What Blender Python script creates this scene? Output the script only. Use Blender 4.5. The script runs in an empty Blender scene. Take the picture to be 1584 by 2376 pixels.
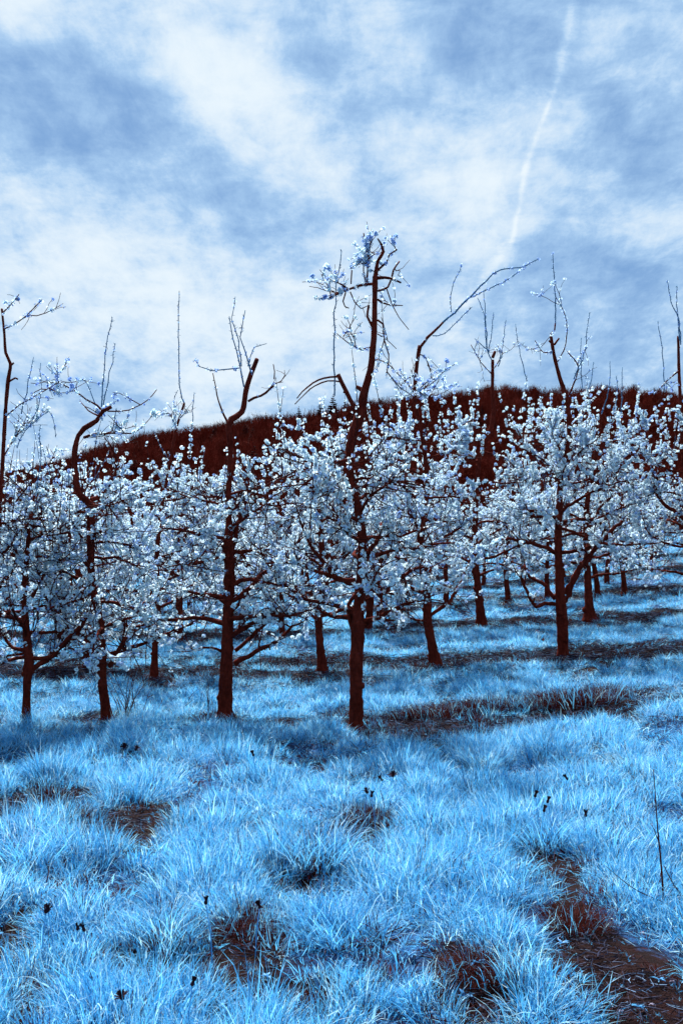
import bpy, math, random
import numpy as np
from mathutils import Vector, Matrix

random.seed(7)
RNG = np.random.default_rng(7)
R = math.radians
scn = bpy.context.scene
col = scn.collection

# ------------------------------------------------------------------ camera
FPX, CX, HY, EYE = 2310.0, 792.0, 1364.0, 1.6      # photograph pixels (1584 x 2376)
cam = bpy.data.cameras.new('camera')
cam.sensor_fit = 'VERTICAL'
cam.sensor_height = 36.0
cam.lens = 36.0 * FPX / 2376.0
cam.shift_y = (HY - 1188.0) / 2376.0
cam.clip_start = 0.05
cam.clip_end = 3000.0
camo = bpy.data.objects.new('camera', cam)
col.objects.link(camo)
camo.location = (0, 0, EYE)
camo.rotation_euler = (R(90), 0, 0)
scn.camera = camo

# ------------------------------------------------------------------ sun, exposure
SUN_EL, SUN_AZ = R(54), R(-16)                      # azimuth from +Y, positive towards +X
sd = Vector((math.sin(SUN_AZ) * math.cos(SUN_EL), math.cos(SUN_AZ) * math.cos(SUN_EL), math.sin(SUN_EL)))
sun = bpy.data.lights.new('sun', 'SUN')
sun.energy = 5.0
sun.angle = R(0.55)
sun.color = (1.0, 0.98, 0.95)
suno = bpy.data.objects.new('sun', sun)
col.objects.link(suno)
suno.rotation_euler = sd.to_track_quat('Z', 'Y').to_euler()
scn.view_settings.view_transform = 'Standard'
scn.view_settings.look = 'None'
scn.view_settings.gamma = 1.0
scn.view_settings.exposure = 1.0
scn.view_settings.use_curve_mapping = False
scn.cycles.max_bounces = 4
scn.cycles.diffuse_bounces = 2
scn.cycles.glossy_bounces = 1
scn.cycles.transmission_bounces = 3
scn.cycles.use_adaptive_sampling = True
scn.cycles.adaptive_threshold = 0.03


def pxdir(px, py):
    return Vector(((px - CX) / FPX, 1.0, (HY - py) / FPX)).normalized()


# ------------------------------------------------------------------ node helpers
class NT:
    def __init__(self, tree):
        self.t = tree
        tree.nodes.clear()

    def n(self, typ, **kw):
        nd = self.t.nodes.new(typ)
        for k, v in kw.items():
            setattr(nd, k, v)
        return nd

    def put(self, sock, v):
        if hasattr(v, 'is_output') or isinstance(v, bpy.types.NodeSocket):
            self.t.links.new(v, sock)
        elif v is not None:
            try:
                sock.default_value = v
            except Exception:
                sock.default_value = tuple(v)

    def m(self, op, a, b=None, c=None, clamp=False):
        nd = self.n('ShaderNodeMath', operation=op, use_clamp=clamp)
        for i, v in enumerate((a, b, c)):
            if v is not None:
                self.put(nd.inputs[i], v)
        return nd.outputs[0]

    def vm(self, op, a, b=None, out=0):
        nd = self.n('ShaderNodeVectorMath', operation=op)
        self.put(nd.inputs[0], a)
        if b is not None:
            if op == 'SCALE':
                self.put(nd.inputs['Scale'], b)
            else:
                self.put(nd.inputs[1], b)
        return nd.outputs[out]

    def dot(self, a, b):
        return self.vm('DOT_PRODUCT', a, b, out=1)

    def noise(self, vec, scale, detail=4, rough=0.55, dist=0.0, out=0):
        nd = self.n('ShaderNodeTexNoise')
        if vec is not None:
            self.put(nd.inputs['Vector'], vec)
        nd.inputs['Scale'].default_value = scale
        nd.inputs['Detail'].default_value = detail
        nd.inputs['Roughness'].default_value = rough
        nd.inputs['Distortion'].default_value = dist
        return nd.outputs[out]

    def mix(self, f, a, b):
        nd = self.n('ShaderNodeMix', data_type='RGBA')
        self.put(nd.inputs[0], f)
        for i, v in ((6, a), (7, b)):
            if isinstance(v, (tuple, list)) and len(v) == 3:
                v = (*v, 1)
            self.put(nd.inputs[i], v)
        return nd.outputs[2]

    def ss(self, v, lo, hi, a=0.0, b=1.0):
        nd = self.n('ShaderNodeMapRange', interpolation_type='SMOOTHSTEP')
        self.put(nd.inputs[0], v)
        for i, x in zip((1, 2, 3, 4), (lo, hi, a, b)):
            nd.inputs[i].default_value = x
        return nd.outputs[0]


# ------------------------------------------------------------------ world: blue sky with high cloud and a contrail
world = bpy.data.worlds.new('World')
scn.world = world
world.use_nodes = True
world.cycles.sampling_method = 'MANUAL'
world.cycles.sample_map_resolution = 512
W = NT(world.node_tree)
sky = W.n('ShaderNodeTexSky', sky_type='NISHITA', sun_disc=False)
sky.sun_elevation = SUN_EL
sky.sun_rotation = SUN_AZ
sky.dust_density = 1.0
sky.air_density = 1.0
D = W.n('ShaderNodeTexCoord').outputs['Generated']
sx = W.n('ShaderNodeSeparateXYZ')
W.put(sx.inputs[0], D)
zc = W.m('ADD', W.m('MAXIMUM', sx.outputs[2], 0.0), 0.20)
cb = W.n('ShaderNodeCombineXYZ')
W.put(cb.inputs[0], W.m('DIVIDE', sx.outputs[0], zc))
W.put(cb.inputs[1], W.m('DIVIDE', sx.outputs[1], zc))
plane = cb.outputs[0]
# warp of the viewing direction, so the banks of cloud get ragged edges
wn = W.vm('SUBTRACT', W.noise(plane, 2.6, 3, 0.6, out=1), (0.5, 0.5, 0.5))
wn2 = W.vm('SUBTRACT', W.noise(D, 9.0, 3, 0.6, out=1), (0.5, 0.5, 0.5))
DW = W.vm('ADD', D, W.vm('ADD', W.vm('SCALE', wn, 0.12), W.vm('SCALE', wn2, 0.07)))
# streaky cirrus: noise on the cloud plane, pulled out along one direction
mp = W.n('ShaderNodeMapping')
W.put(mp.inputs[0], plane)
mp.inputs['Rotation'].default_value = (0, 0, R(-8))
mp.inputs['Scale'].default_value = (2.0, 0.9, 1)
n1 = W.noise(mp.outputs[0], 1.7, 6, 0.62, 0.3)
mp2 = W.n('ShaderNodeMapping')
W.put(mp2.inputs[0], plane)
mp2.inputs['Rotation'].default_value = (0, 0, R(14))
mp2.inputs['Scale'].default_value = (1.9, 1.1, 1)
n2 = W.noise(mp2.outputs[0], 6.0, 7, 0.70, 0.2)
mp3 = W.n('ShaderNodeMapping')
W.put(mp3.inputs[0], D)
mp3.inputs['Rotation'].default_value = (0, R(6), 0)
mp3.inputs['Scale'].default_value = (1.0, 1.0, 2.6)
n3 = W.noise(mp3.outputs[0], 15.0, 6, 0.66, 0.3)
cov = W.m('ADD', W.m('MULTIPLY', W.m('SUBTRACT', n1, 0.5), 0.75), W.m('MULTIPLY', W.m('SUBTRACT', n2, 0.5), 1.05))
cov = W.m('ADD', cov, W.m('MULTIPLY', W.m('SUBTRACT', n3, 0.5), 0.75))


def bank(p, q, half, wt):
    """an elongated bank of cloud (or of clear air, wt<0) between two sky directions"""
    a, b = pxdir(*p), pxdir(*q)
    c = ((a + b) / 2).normalized()
    e1 = (b - a)
    L = e1.length / 2 + half / FPX * 0.8
    e1.normalize()
    e2 = c.cross(e1).normalized()
    dv = W.vm('SUBTRACT', DW, tuple(c))
    u = W.m('DIVIDE', W.dot(dv, tuple(e1)), L)
    v = W.m('DIVIDE', W.dot(dv, tuple(e2)), half / FPX)
    w = W.m('DIVIDE', W.dot(dv, tuple(c)), 0.5)
    q2 = W.m('ADD', W.m('ADD', W.m('MULTIPLY', u, u), W.m('MULTIPLY', v, v)), W.m('MULTIPLY', w, w))
    return W.m('MULTIPLY', W.m('EXPONENT', W.m('MULTIPLY', q2, -1.0)), wt)


for b_ in [((330, 30), (640, 240), 120, 0.42), ((600, 230), (760, 400), 110, 0.29), ((-40, 20), (110, 60), 90, 0.46),
           ((860, 20), (930, 230), 70, 0.27), ((960, 470), (1230, 320), 85, 0.35), ((-60, 480), (420, 620), 140, 0.29),
           ((-50, 700), (700, 800), 140, 0.28), ((560, 780), (880, 740), 130, 0.24), ((1050, 520), (1200, 540), 60, 0.25),
           ((1420, 560), (1640, 460), 80, 0.26), ((1330, 90), (1600, 200), 60, 0.09),
           ((100, 130), (230, 340), 130, -0.22), ((-40, 260), (330, 330), 90, -0.19), ((700, 60), (800, 260), 60, -0.19),
           ((850, 400), (620, 500), 70, -0.10), ((1000, 140), (1200, 180), 110, -0.16), ((1400, 300), (1600, 330), 100, -0.17),
           ((1240, 660), (1500, 640), 90, -0.22), ((980, 620), (1010, 600), 60, -0.08), ((560, 560), (800, 600), 60, -0.05),
           ((200, 430), (560, 470), 40, -0.13), ((1200, 820), (1560, 800), 90, -0.05), ((-50, 1000), (300, 960), 60, -0.09)]:
    cov = W.m('ADD', cov, bank(*b_))
haze = W.ss(sx.outputs[2], 0.0, 0.30, 0.20, 0.0)
cov = W.m('ADD', W.m('ADD', cov, haze), 0.43)
cov = W.m('DIVIDE', 1.0, W.m('ADD', 1.0, W.m('EXPONENT', W.m('MULTIPLY', W.m('SUBTRACT', cov, 0.46), -3.7))))


tn_ = W.noise(D, 20, 3, 0.6)
twob = W.m('MULTIPLY', W.m('SUBTRACT', tn_, 0.5), 0.009)
tpatch = W.ss(n3, 0.36, 0.60, 0.35, 1.0)


def trail(p, q, half, wt):
    a, b = pxdir(*p), pxdir(*q)
    nrm = a.cross(b).normalized()
    c = (a + b).normalized()
    e1 = (b - a)
    L = e1.length / 2
    e1.normalize()
    d = W.m('DIVIDE', W.m('ADD', W.dot(D, tuple(nrm)), twob), half / FPX)
    g = W.m('EXPONENT', W.m('MULTIPLY', W.m('MULTIPLY', d, d), -1.0))
    u = W.m('ABSOLUTE', W.dot(W.vm('SUBTRACT', D, tuple(c)), tuple(e1)))
    along = W.ss(u, L * 0.8, L * 1.1, 1.0, 0.0)
    front = W.ss(W.dot(D, tuple(c)), 0.5, 0.7)
    return W.m('MULTIPLY', W.m('MULTIPLY', W.m('MULTIPLY', g, along), W.m('MULTIPLY', front, tpatch)), wt)


for t_ in [((1345, -80), (1290, 205), 9, .18), ((1298, 170), (1208, 410), 5.5, .20), ((1222, 380), (1180, 580), 5.5, .18),
           ((1190, 540), (1030, 800), 15, .18)]:
    cov = W.m('ADD', cov, trail(*t_))
cov = W.m('MINIMUM', cov, 1.0)
# clear blue: the physical sky, cooled; cloud: sunlit white
blue = W.vm('MULTIPLY', sky.outputs[0], (0.60, 0.82, 1.06))
blue = W.vm('ADD', W.vm('SCALE', blue, 0.22), W.vm('SCALE', (1.55, 3.2, 6.1), 0.75))
mid = W.mix(W.ss(cov, 0.0, 0.66), blue, (4.0, 6.05, 8.6, 1))
skyc = W.mix(W.ss(cov, 0.42, 1.0), mid, (8.0, 8.9, 9.5, 1))
bg = W.n('ShaderNodeBackground')
W.put(bg.inputs[0], skyc)
bg.inputs[1].default_value = 0.053
out = W.n('ShaderNodeOutputWorld')
W.t.links.new(bg.outputs[0], out.inputs[0])


# ------------------------------------------------------------------ materials
def material(name):
    m = bpy.data.materials.new(name)
    m.use_nodes = True
    return m, NT(m.node_tree)


def principled(N, color, rough=0.8, spec=0.2, bump=None, bstr=0.4, bdist=0.01):
    p = N.n('ShaderNodeBsdfPrincipled')
    if isinstance(color, (tuple, list)):
        color = (*color[:3], 1)
    N.put(p.inputs['Base Color'], color)
    p.inputs['Roughness'].default_value = rough
    p.inputs['Specular IOR Level'].default_value = spec
    if bump is not None:
        b = N.n('ShaderNodeBump')
        b.inputs['Strength'].default_value = bstr
        b.inputs['Distance'].default_value = bdist
        N.put(b.inputs['Height'], bump)
        N.t.links.new(b.outputs[0], p.inputs['Normal'])
    return p


def finish(N, shader):
    o = N.n('ShaderNodeOutputMaterial')
    N.t.links.new(shader, o.inputs[0])


def leafy(name, dark, light, pale, trans=0.45, rough=0.5, spec=0.25, jitter=0.35, ramp=0.75):
    """thin petals / blades: part of the light goes through; colour varies leaf by leaf (attribute 'tone') and plant by plant"""
    m, N = material(name)
    at = N.n('ShaderNodeAttribute', attribute_name='tone')
    oi = N.n('ShaderNodeObjectInfo')
    f = N.m('ADD', at.outputs['Fac'], N.m('MULTIPLY', N.m('SUBTRACT', oi.outputs['Random'], 0.5), jitter))
    c = N.mix(N.ss(f, 0.0, ramp), dark, light)
    c = N.mix(N.ss(f, 0.7, 1.05), c, pale)
    p = principled(N, c, rough, spec)
    t = N.n('ShaderNodeBsdfTranslucent')
    N.t.links.new(c, t.inputs[0])
    mx = N.n('ShaderNodeMixShader')
    mx.inputs[0].default_value = trans
    N.t.links.new(p.outputs[0], mx.inputs[1])
    N.t.links.new(t.outputs[0], mx.inputs[2])
    finish(N, mx.outputs[0])
    return m


M = {}
M['grass'] = leafy('grass_blades', (0.018, 0.26, 0.58), (0.165, 0.62, 0.93), (0.58, 0.91, 0.98), 0.5, 0.45, 0.4)
M['thatch'] = leafy('dead_thatch', (0.035, 0.0048, 0.004), (0.075, 0.012, 0.009), (0.12, 0.03, 0.03), 0.2, 0.8, 0.05)  # dead blades; the dark red also paints deep shade low in tussocks
M['straw'] = leafy('straw_litter', (0.022, 0.005, 0.005), (0.07, 0.08, 0.14), (0.32, 0.50, 0.74), 0.15, 0.7, 0.1)
M['blossom'] = leafy('blossom_petals', (0.30, 0.47, 0.84), (0.76, 0.93, 0.99), (0.92, 0.98, 0.99), 0.56, 0.6, 0.15, 0.1, 0.45)
M['leaf'] = leafy('weed_leaves', (0.03, 0.22, 0.52), (0.10, 0.40, 0.72), (0.22, 0.55, 0.82), 0.4, 0.5, 0.3)


def bark_mat(name, a, b):
    m, N = material(name)
    tc = N.n('ShaderNodeTexCoord').outputs['Object']
    mp = N.n('ShaderNodeMapping')
    N.put(mp.inputs[0], tc)
    mp.inputs['Scale'].default_value = (1, 1, 0.45)
    n = N.noise(mp.outputs[0], 26, 8, 0.65, 0.4)
    n2 = N.noise(tc, 4.0, 4, 0.6)
    mp2 = N.n('ShaderNodeMapping')
    N.put(mp2.inputs[0], tc)
    mp2.inputs['Scale'].default_value = (0.35, 0.35, 3.0)
    n3 = N.noise(mp2.outputs[0], 18, 3, 0.5)           # lenticel bands across the bark
    f = N.m('ADD', N.m('MULTIPLY', n, 0.6), N.m('MULTIPLY', n2, 0.4))
    c = N.mix(N.ss(f, 0.35, 0.68), a, b)
    h = N.m('ADD', n, N.m('MULTIPLY', n3, 0.6))
    finish(N, principled(N, c, 0.9, 0.04, h, 1.0, 0.016).outputs[0])
    return m


M['bark'] = bark_mat('cherry_bark', (0.060, 0.0072, 0.0040), (0.155, 0.021, 0.012))
M['twig'] = bark_mat('twig_bark', (0.045, 0.007, 0.005), (0.10, 0.018, 0.013))
M['shoot'] = bark_mat('young_shoot_bark', (0.04, 0.13, 0.22), (0.08, 0.22, 0.36))
M['cut'] = bark_mat('cut_wood', (0.10, 0.05, 0.05), (0.16, 0.08, 0.08))
m, N = material('dandelion_head')
finish(N, principled(N, N.mix(N.noise(N.n('ShaderNodeTexCoord').outputs['Object'], 300, 3), (0.008, 0.004, 0.006), (0.045, 0.02, 0.03)), 0.9, 0.05).outputs[0])
M['head'] = m
m, N = material('stone')
tc = N.n('ShaderNodeTexCoord').outputs['Object']
n = N.noise(tc, 40, 6, 0.6)
finish(N, principled(N, N.mix(n, (0.10, 0.06, 0.09), (0.42, 0.40, 0.55)), 0.85, 0.2, n, 0.6, 0.006).outputs[0])
M['stone'] = m

# ground: dark red-brown soil where the strips are bare, short blue turf elsewhere (attribute 'turf')
m, N = material('orchard_ground')
tc = N.n('ShaderNodeTexCoord').outputs['Object']
n = N.noise(tc, 14, 9, 0.7)
nb = N.noise(tc, 1.3, 6, 0.6)
nf = N.noise(tc, 90, 4, 0.7)
at = N.n('ShaderNodeAttribute', attribute_name='turf')
soil = N.mix(N.ss(n, 0.35, 0.7), (0.006, 0.0010, 0.0008), (0.021, 0.004, 0.003))
turf = N.mix(N.ss(N.m('ADD', N.m('MULTIPLY', nf, 0.6), N.m('MULTIPLY', nb, 0.5)), 0.4, 0.7), (0.008, 0.05, 0.15), (0.03, 0.15, 0.36))
f = N.ss(N.m('ADD', at.outputs['Fac'], N.m('MULTIPLY', N.m('SUBTRACT', n, 0.5), 0.7)), 0.82, 1.12)
finish(N, principled(N, N.mix(f, soil, turf), 0.9, 0.1, N.m('ADD', n, N.m('MULTIPLY', nf, 0.4)), 0.8, 0.03).outputs[0])
M['ground'] = m
m, N = material('forest_floor')
tc = N.n('ShaderNodeTexCoord').outputs['Object']
finish(N, principled(N, N.mix(N.ss(N.noise(tc, 0.12, 6, 0.6), 0.35, 0.7), (0.08, 0.009, 0.005), (0.15, 0.019, 0.011)), 0.95, 0.02).outputs[0])
M['hill'] = m
M['forest'] = leafy('bare_forest_twigs', (0.075, 0.0085, 0.0042), (0.165, 0.021, 0.011), (0.30, 0.055, 0.036), 0.1, 0.9, 0.02, 0.5)
M['needles'] = leafy('spruce_needles', (0.03, 0.005, 0.004), (0.06, 0.011, 0.009), (0.09, 0.02, 0.018), 0.1, 0.8, 0.05, 0.3)


# ------------------------------------------------------------------ mesh helpers
class MB:
    def __init__(self):
        self.v, self.f, self.t, self.n = [], [], [], 0

    def add(self, verts, faces, tone=None):
        verts = np.asarray(verts, dtype=np.float64).reshape(-1, 3)
        self.v.append(verts)
        off = self.n
        self.f.extend([tuple(i + off for i in f) for f in faces])
        self.t.append(np.full(len(verts), 0.5) if tone is None else np.broadcast_to(np.asarray(tone, float), (len(verts),)))
        self.n += len(verts)

    def empty(self):
        return self.n == 0

    def mesh(self, name, mat, origin=(0, 0, 0), smooth=True):
        me = bpy.data.meshes.new(name)
        V = np.concatenate(self.v) - np.asarray(origin, float)
        me.from_pydata([], [], [])
        me.from_pydata(V.tolist(), [], self.f)
        a = me.attributes.new('tone', 'FLOAT', 'POINT')
        a.data.foreach_set('value', np.concatenate(self.t).astype(np.float32))
        me.materials.append(mat)
        if smooth:
            me.polygons.foreach_set('use_smooth', [True] * len(me.polygons))
        me.update()
        return me


def big_mesh(name, V, F, tone, mat, smooth=False):
    """fast path for same-size faces: V (n,3), F (m,k)"""
    me = bpy.data.meshes.new(name)
    V = np.asarray(V, np.float32)
    F = np.asarray(F, np.int32)
    m_, k = F.shape
    me.vertices.add(len(V))
    me.vertices.foreach_set('co', V.ravel())
    me.loops.add(m_ * k)
    me.loops.foreach_set('vertex_index', F.ravel())
    me.polygons.add(m_)
    me.polygons.foreach_set('loop_start', np.arange(0, m_ * k, k, dtype=np.int32))
    me.polygons.foreach_set('loop_total', np.full(m_, k, np.int32))
    me.polygons.foreach_set('use_smooth', np.full(m_, smooth, bool))
    a = me.attributes.new('tone', 'FLOAT', 'POINT')
    a.data.foreach_set('value', np.asarray(tone, np.float32))
    me.materials.append(mat)
    me.update(calc_edges=True)
    return me


def link(name, me, parent=None, loc=(0, 0, 0), **props):
    o = bpy.data.objects.new(name, me)
    col.objects.link(o)
    o.location = loc
    if parent is not None:
        o.parent = parent
    for k, v in props.items():
        o[k] = v
    return o


def tube(mb, P, rad, sides=6, bump=0.0, tone=None, cap=True):
    P = np.asarray(P, float)
    n = len(P)
    rad = np.broadcast_to(np.asarray(rad, float), (n,))
    T = np.gradient(P, axis=0)
    T /= np.linalg.norm(T, axis=1)[:, None] + 1e-9
    ref = np.array([1.0, 0, 0]) if abs(T[0][0]) < 0.8 else np.array([0, 1.0, 0])
    u = np.cross(T[0], ref)
    u /= np.linalg.norm(u)
    rings = []
    ang = np.arange(sides) * 2 * math.pi / sides
    for i in range(n):
        u = u - T[i] * np.dot(u, T[i])
        u /= np.linalg.norm(u) + 1e-9
        w = np.cross(T[i], u)
        r = rad[i] * (1 + bump * RNG.uniform(-1, 1, sides))
        rings.append(P[i] + (np.cos(ang) * r)[:, None] * u + (np.sin(ang) * r)[:, None] * w)
    V = np.concatenate(rings)
    F = []
    for i in range(n - 1):
        for j in range(sides):
            k = (j + 1) % sides
            F.append((i * sides + j, i * sides + k, (i + 1) * sides + k, (i + 1) * sides + j))
    if cap:
        F.append(tuple((n - 1) * sides + j for j in range(sides)))
    mb.add(V, F, tone)


def resample(P, W_, step):
    """smooth curve through the points (Catmull-Rom), with widths"""
    P = np.asarray(P, float)
    W_ = np.asarray(W_, float)
    if len(P) == 2:
        n = max(2, int(np.linalg.norm(P[1] - P[0]) / step) + 1)
        t = np.linspace(0, 1, n)
        return P[0] + (P[1] - P[0]) * t[:, None], W_[0] + (W_[1] - W_[0]) * t
    Q = np.vstack([2 * P[0] - P[1], P, 2 * P[-1] - P[-2]])
    outP, outW = [], []
    for i in range(len(P) - 1):
        a, b, c, d = Q[i:i + 4]
        n = max(1, int(np.linalg.norm(c - b) / step))
        for t in np.arange(n) / n:
            outP.append(0.5 * ((2 * b) + (c - a) * t + (2 * a - 5 * b + 4 * c - d) * t * t + (3 * b - a - 3 * c + d) * t ** 3))
            outW.append(W_[i] + (W_[i + 1] - W_[i]) * t)
    outP.append(P[-1])
    outW.append(W_[-1])
    return np.array(outP), np.array(outW)


# ------------------------------------------------------------------ the lie of the land
def sp(t, k=1.0):
    t = np.asarray(t, float)
    return np.log1p(np.exp(np.clip(t / k, -40, 40))) * k


def sstep(t, a, b):
    t = np.clip((np.asarray(t, float) - a) / (b - a), 0, 1)
    return t * t * (3 - 2 * t)


def ground_z(x, y, fine=True):
    x = np.asarray(x, float)
    y = np.asarray(y, float)
    z = 0.058 * sp(y - 11.5, 1.5) * (1 - 0.0 * x) + (0.045 + 0.055 * sstep(y, 14, 42)) * sp(np.minimum(x, 60.0), 1.2) * sstep(y, 3.0, 11.0)
    z = z - 0.045 * 1.2 * math.log(2) * sstep(y, 3, 11)
    z = z + 0.26 * np.exp(-((x - 4.2) / 1.9) ** 2 - ((y - 10.6) / 2.2) ** 2)      # grassy bank at the right
    z = z - 0.010 * np.minimum(np.maximum(-x, 0), 60) * sstep(y, 10, 25)
    if fine:
        a = 1 - sstep(y, 25, 60)
        z = z + a * (0.035 * np.sin(1.3 * x + 0.7 * y) * np.sin(0.9 * y - 0.4 * x + 1)
                     + 0.040 * np.sin(3.1 * x + 1.7 * y + 2) * np.sin(2.9 * y - 1.1 * x)
                     + 0.020 * np.sin(6.1 * x - 2.9 * y) * np.sin(5.7 * y + 1.9 * x))
        z = z - 0.02
    return z


def G(px, py, lo=3.0, hi=70.0):
    """the point of the ground seen at a pixel of the photograph"""
    ys = np.linspace(lo, hi, 4000)
    xs = (px - CX) / FPX * ys
    d = EYE - (py - HY) / FPX * ys - ground_z(xs, ys)
    i = np.nonzero(d < 0)[0]
    if len(i) == 0:
        i = int(np.argmin(d))
    else:
        i = int(i[0])
    return np.array([xs[i], ys[i], float(ground_z(xs[i], ys[i]))])


def P3(px, py, Y):
    return np.array([(px - CX) / FPX * Y, Y, EYE - (py - HY) / FPX * Y])


# bare strips under the rows; patches: soil hollows, and tussock shade painted as soil
STRIPS = [(11.6, 0.6), (16.4, 1.4), (21.8, 1.2), (27.4, .9), (33, .9), (39, .9)]
PATCH = []
for x0, x1, yt, yb, a in ((-90, 260, 1826, 1885, 1.15), (110, 440, 1872, 1932, 1.15), (655, 810, 1945, 2005, .95), (500, 650, 2115, 2205, 1.15), (775, 905, 1868, 1928, 1.0), (1190, 1320, 1925, 2015, .85),
                       (990, 1220, 2205, 2345, 1.1), (1340, 1640, 2210, 2420, 1.08), (620, 800, 2262, 2335, .95), (335, 425, 2145, 2195, .9), (-40, 110, 2290, 2400, 1.0), (-40, 70, 2105, 2215, 1.0),
                       (440, 570, 2310, 2400, .9), (1290, 1420, 2118, 2180, 1.0), (1000, 1060, 1880, 1910, .8), (0, 60, 1560, 1600, .6), (130, 230, 1575, 1625, .7), (1400, 1480, 1790, 1815, .7), (560, 640, 1935, 1965, .6),
                       (200, 290, 2190, 2240, .7), (850, 930, 2230, 2290, .6), (870, 1090, 1695, 1730, .5), (1090, 1200, 1830, 1880, .6)):
    yf = EYE * FPX / (yt - HY)
    yn = (EYE - .11) * FPX / (yb - HY)
    yc = (yf + yn) / 2
    a = a if a > 1.05 else a * .78
    PATCH.append((((x0 + x1) / 2 - CX) / FPX * yc, yc, .72 * (x1 - x0) / 2 / FPX * yc, max(.09, (yf - yn) / 2), a))
PATCH.append((1.9, 10.6, 1.7, .45, .8))


def wob(x, y):
    return (0.5 * np.sin(2.1 * x + 0.6 * y + 1.0) + 0.3 * np.sin(4.7 * x - 1.1 * y) + 0.25 * np.sin(9.3 * x + 3.3 * y) + 0.2 * np.sin(5.1 * y + 2.3 * x))


def turf(x, y):
    x = np.asarray(x, float)
    y = np.asarray(y, float)
    g = np.ones_like(x + y)
    for yc, hw in STRIPS:
        c = yc + 0.02 * x
        st = (0.55 + .45 * sstep(x, -.5, 1.0)) if yc < 13 else 1.0
        g = g - 1.0 * np.exp(-(((y - c) + 0.45 * wob(.6 * x, y)) / hw) ** 2) * st * np.clip(0.85 + 0.5 * wob(y, .7 * x + 2), .2, 1.1)
    for xc, yc, rx, ry, a in PATCH:
        g = g - a * np.exp(-(((x - xc) / rx) ** 2 + ((y - yc) / ry) ** 2 + .25 * wob(2 * x, 2 * y)) ** 2 * .9)
    g = g - 0.16 * np.maximum(0, np.sin(1.7 * x + 2.2 * y) * np.sin(2.9 * y - 1.3 * x + .6))
    return np.clip(g, 0, 1)


# ------------------------------------------------------------------ ground and hill
def graded(a, b, n0, dense_lo, dense_hi, step):
    left = dense_lo - np.geomspace(step, dense_lo - a, n0)[::-1] if a < dense_lo else np.array([])
    midp = np.arange(dense_lo, dense_hi, step)
    right = dense_hi + np.geomspace(step, b - dense_hi, n0)
    return np.concatenate([left, midp, right])


gx = graded(-700, 700, 30, -9, 9, 0.12)
gy = graded(-60, 900, 40, 1.5, 24, 0.12)
GX, GY = np.meshgrid(gx, gy)
GZ = ground_z(GX, np.minimum(GY, 110.0))
V = np.stack([GX, GY, GZ], -1).reshape(-1, 3)
nx, ny = len(gx), len(gy)
I = np.arange(nx * ny).reshape(ny, nx)
F = np.stack([I[:-1, :-1], I[:-1, 1:], I[1:, 1:], I[1:, :-1]], -1).reshape(-1, 4)
me = big_mesh('ground', V, F, np.full(len(V), .5), M['ground'], True)
a = me.attributes.new('turf', 'FLOAT', 'POINT')
a.data.foreach_set('value', turf(V[:, 0], V[:, 1]).astype(np.float32))
link('ground', me, kind='structure', label='orchard floor of pale blue turf with dark bare strips')

HILL_Y = 400.0
SKY = [(-2600, 1290), (-900, 1200), (0, 1112), (150, 1082), (340, 1024), (500, 996), (680, 966), (850, 946), (1000, 928), (1200, 908), (1400, 906), (1584, 918), (2400, 960), (4200, 1150)]
RXs = np.array([(p - CX) / FPX * HILL_Y for p, q in SKY])
RZs = np.array([EYE + (HY - q) / FPX * HILL_Y - 7.5 for p, q in SKY])


def hill_z(x, y):
    r = np.interp(x, RXs, RZs)
    t = np.clip((y - 95) / (HILL_Y - 95), 0, 1.6)
    prof = np.where(t < 1, (0.25 * t + 0.75 * t * t * (1.6 - 0.6 * t)), 1 - 0.25 * (t - 1))
    base = 0.0
    return base + (r - base) * prof + 0.9 * np.sin(x * .05 + y * .031) + 0.6 * np.sin(x * .13 - y * .08)


hx = np.linspace(-520, 520, 131)
hy = np.linspace(90, 520, 61)
HX, HYY = np.meshgrid(hx, hy)
V = np.stack([HX, HYY, hill_z(HX, HYY)], -1).reshape(-1, 3)
I = np.arange(len(hx) * len(hy)).reshape(len(hy), len(hx))
F = np.stack([I[:-1, :-1], I[:-1, 1:], I[1:, 1:], I[1:, :-1]], -1).reshape(-1, 4)
link('hill', big_mesh('hill', V, F, np.full(len(V), .5), M['hill'], True), kind='structure', label='dark wooded hillside rising behind the orchard')


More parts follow.
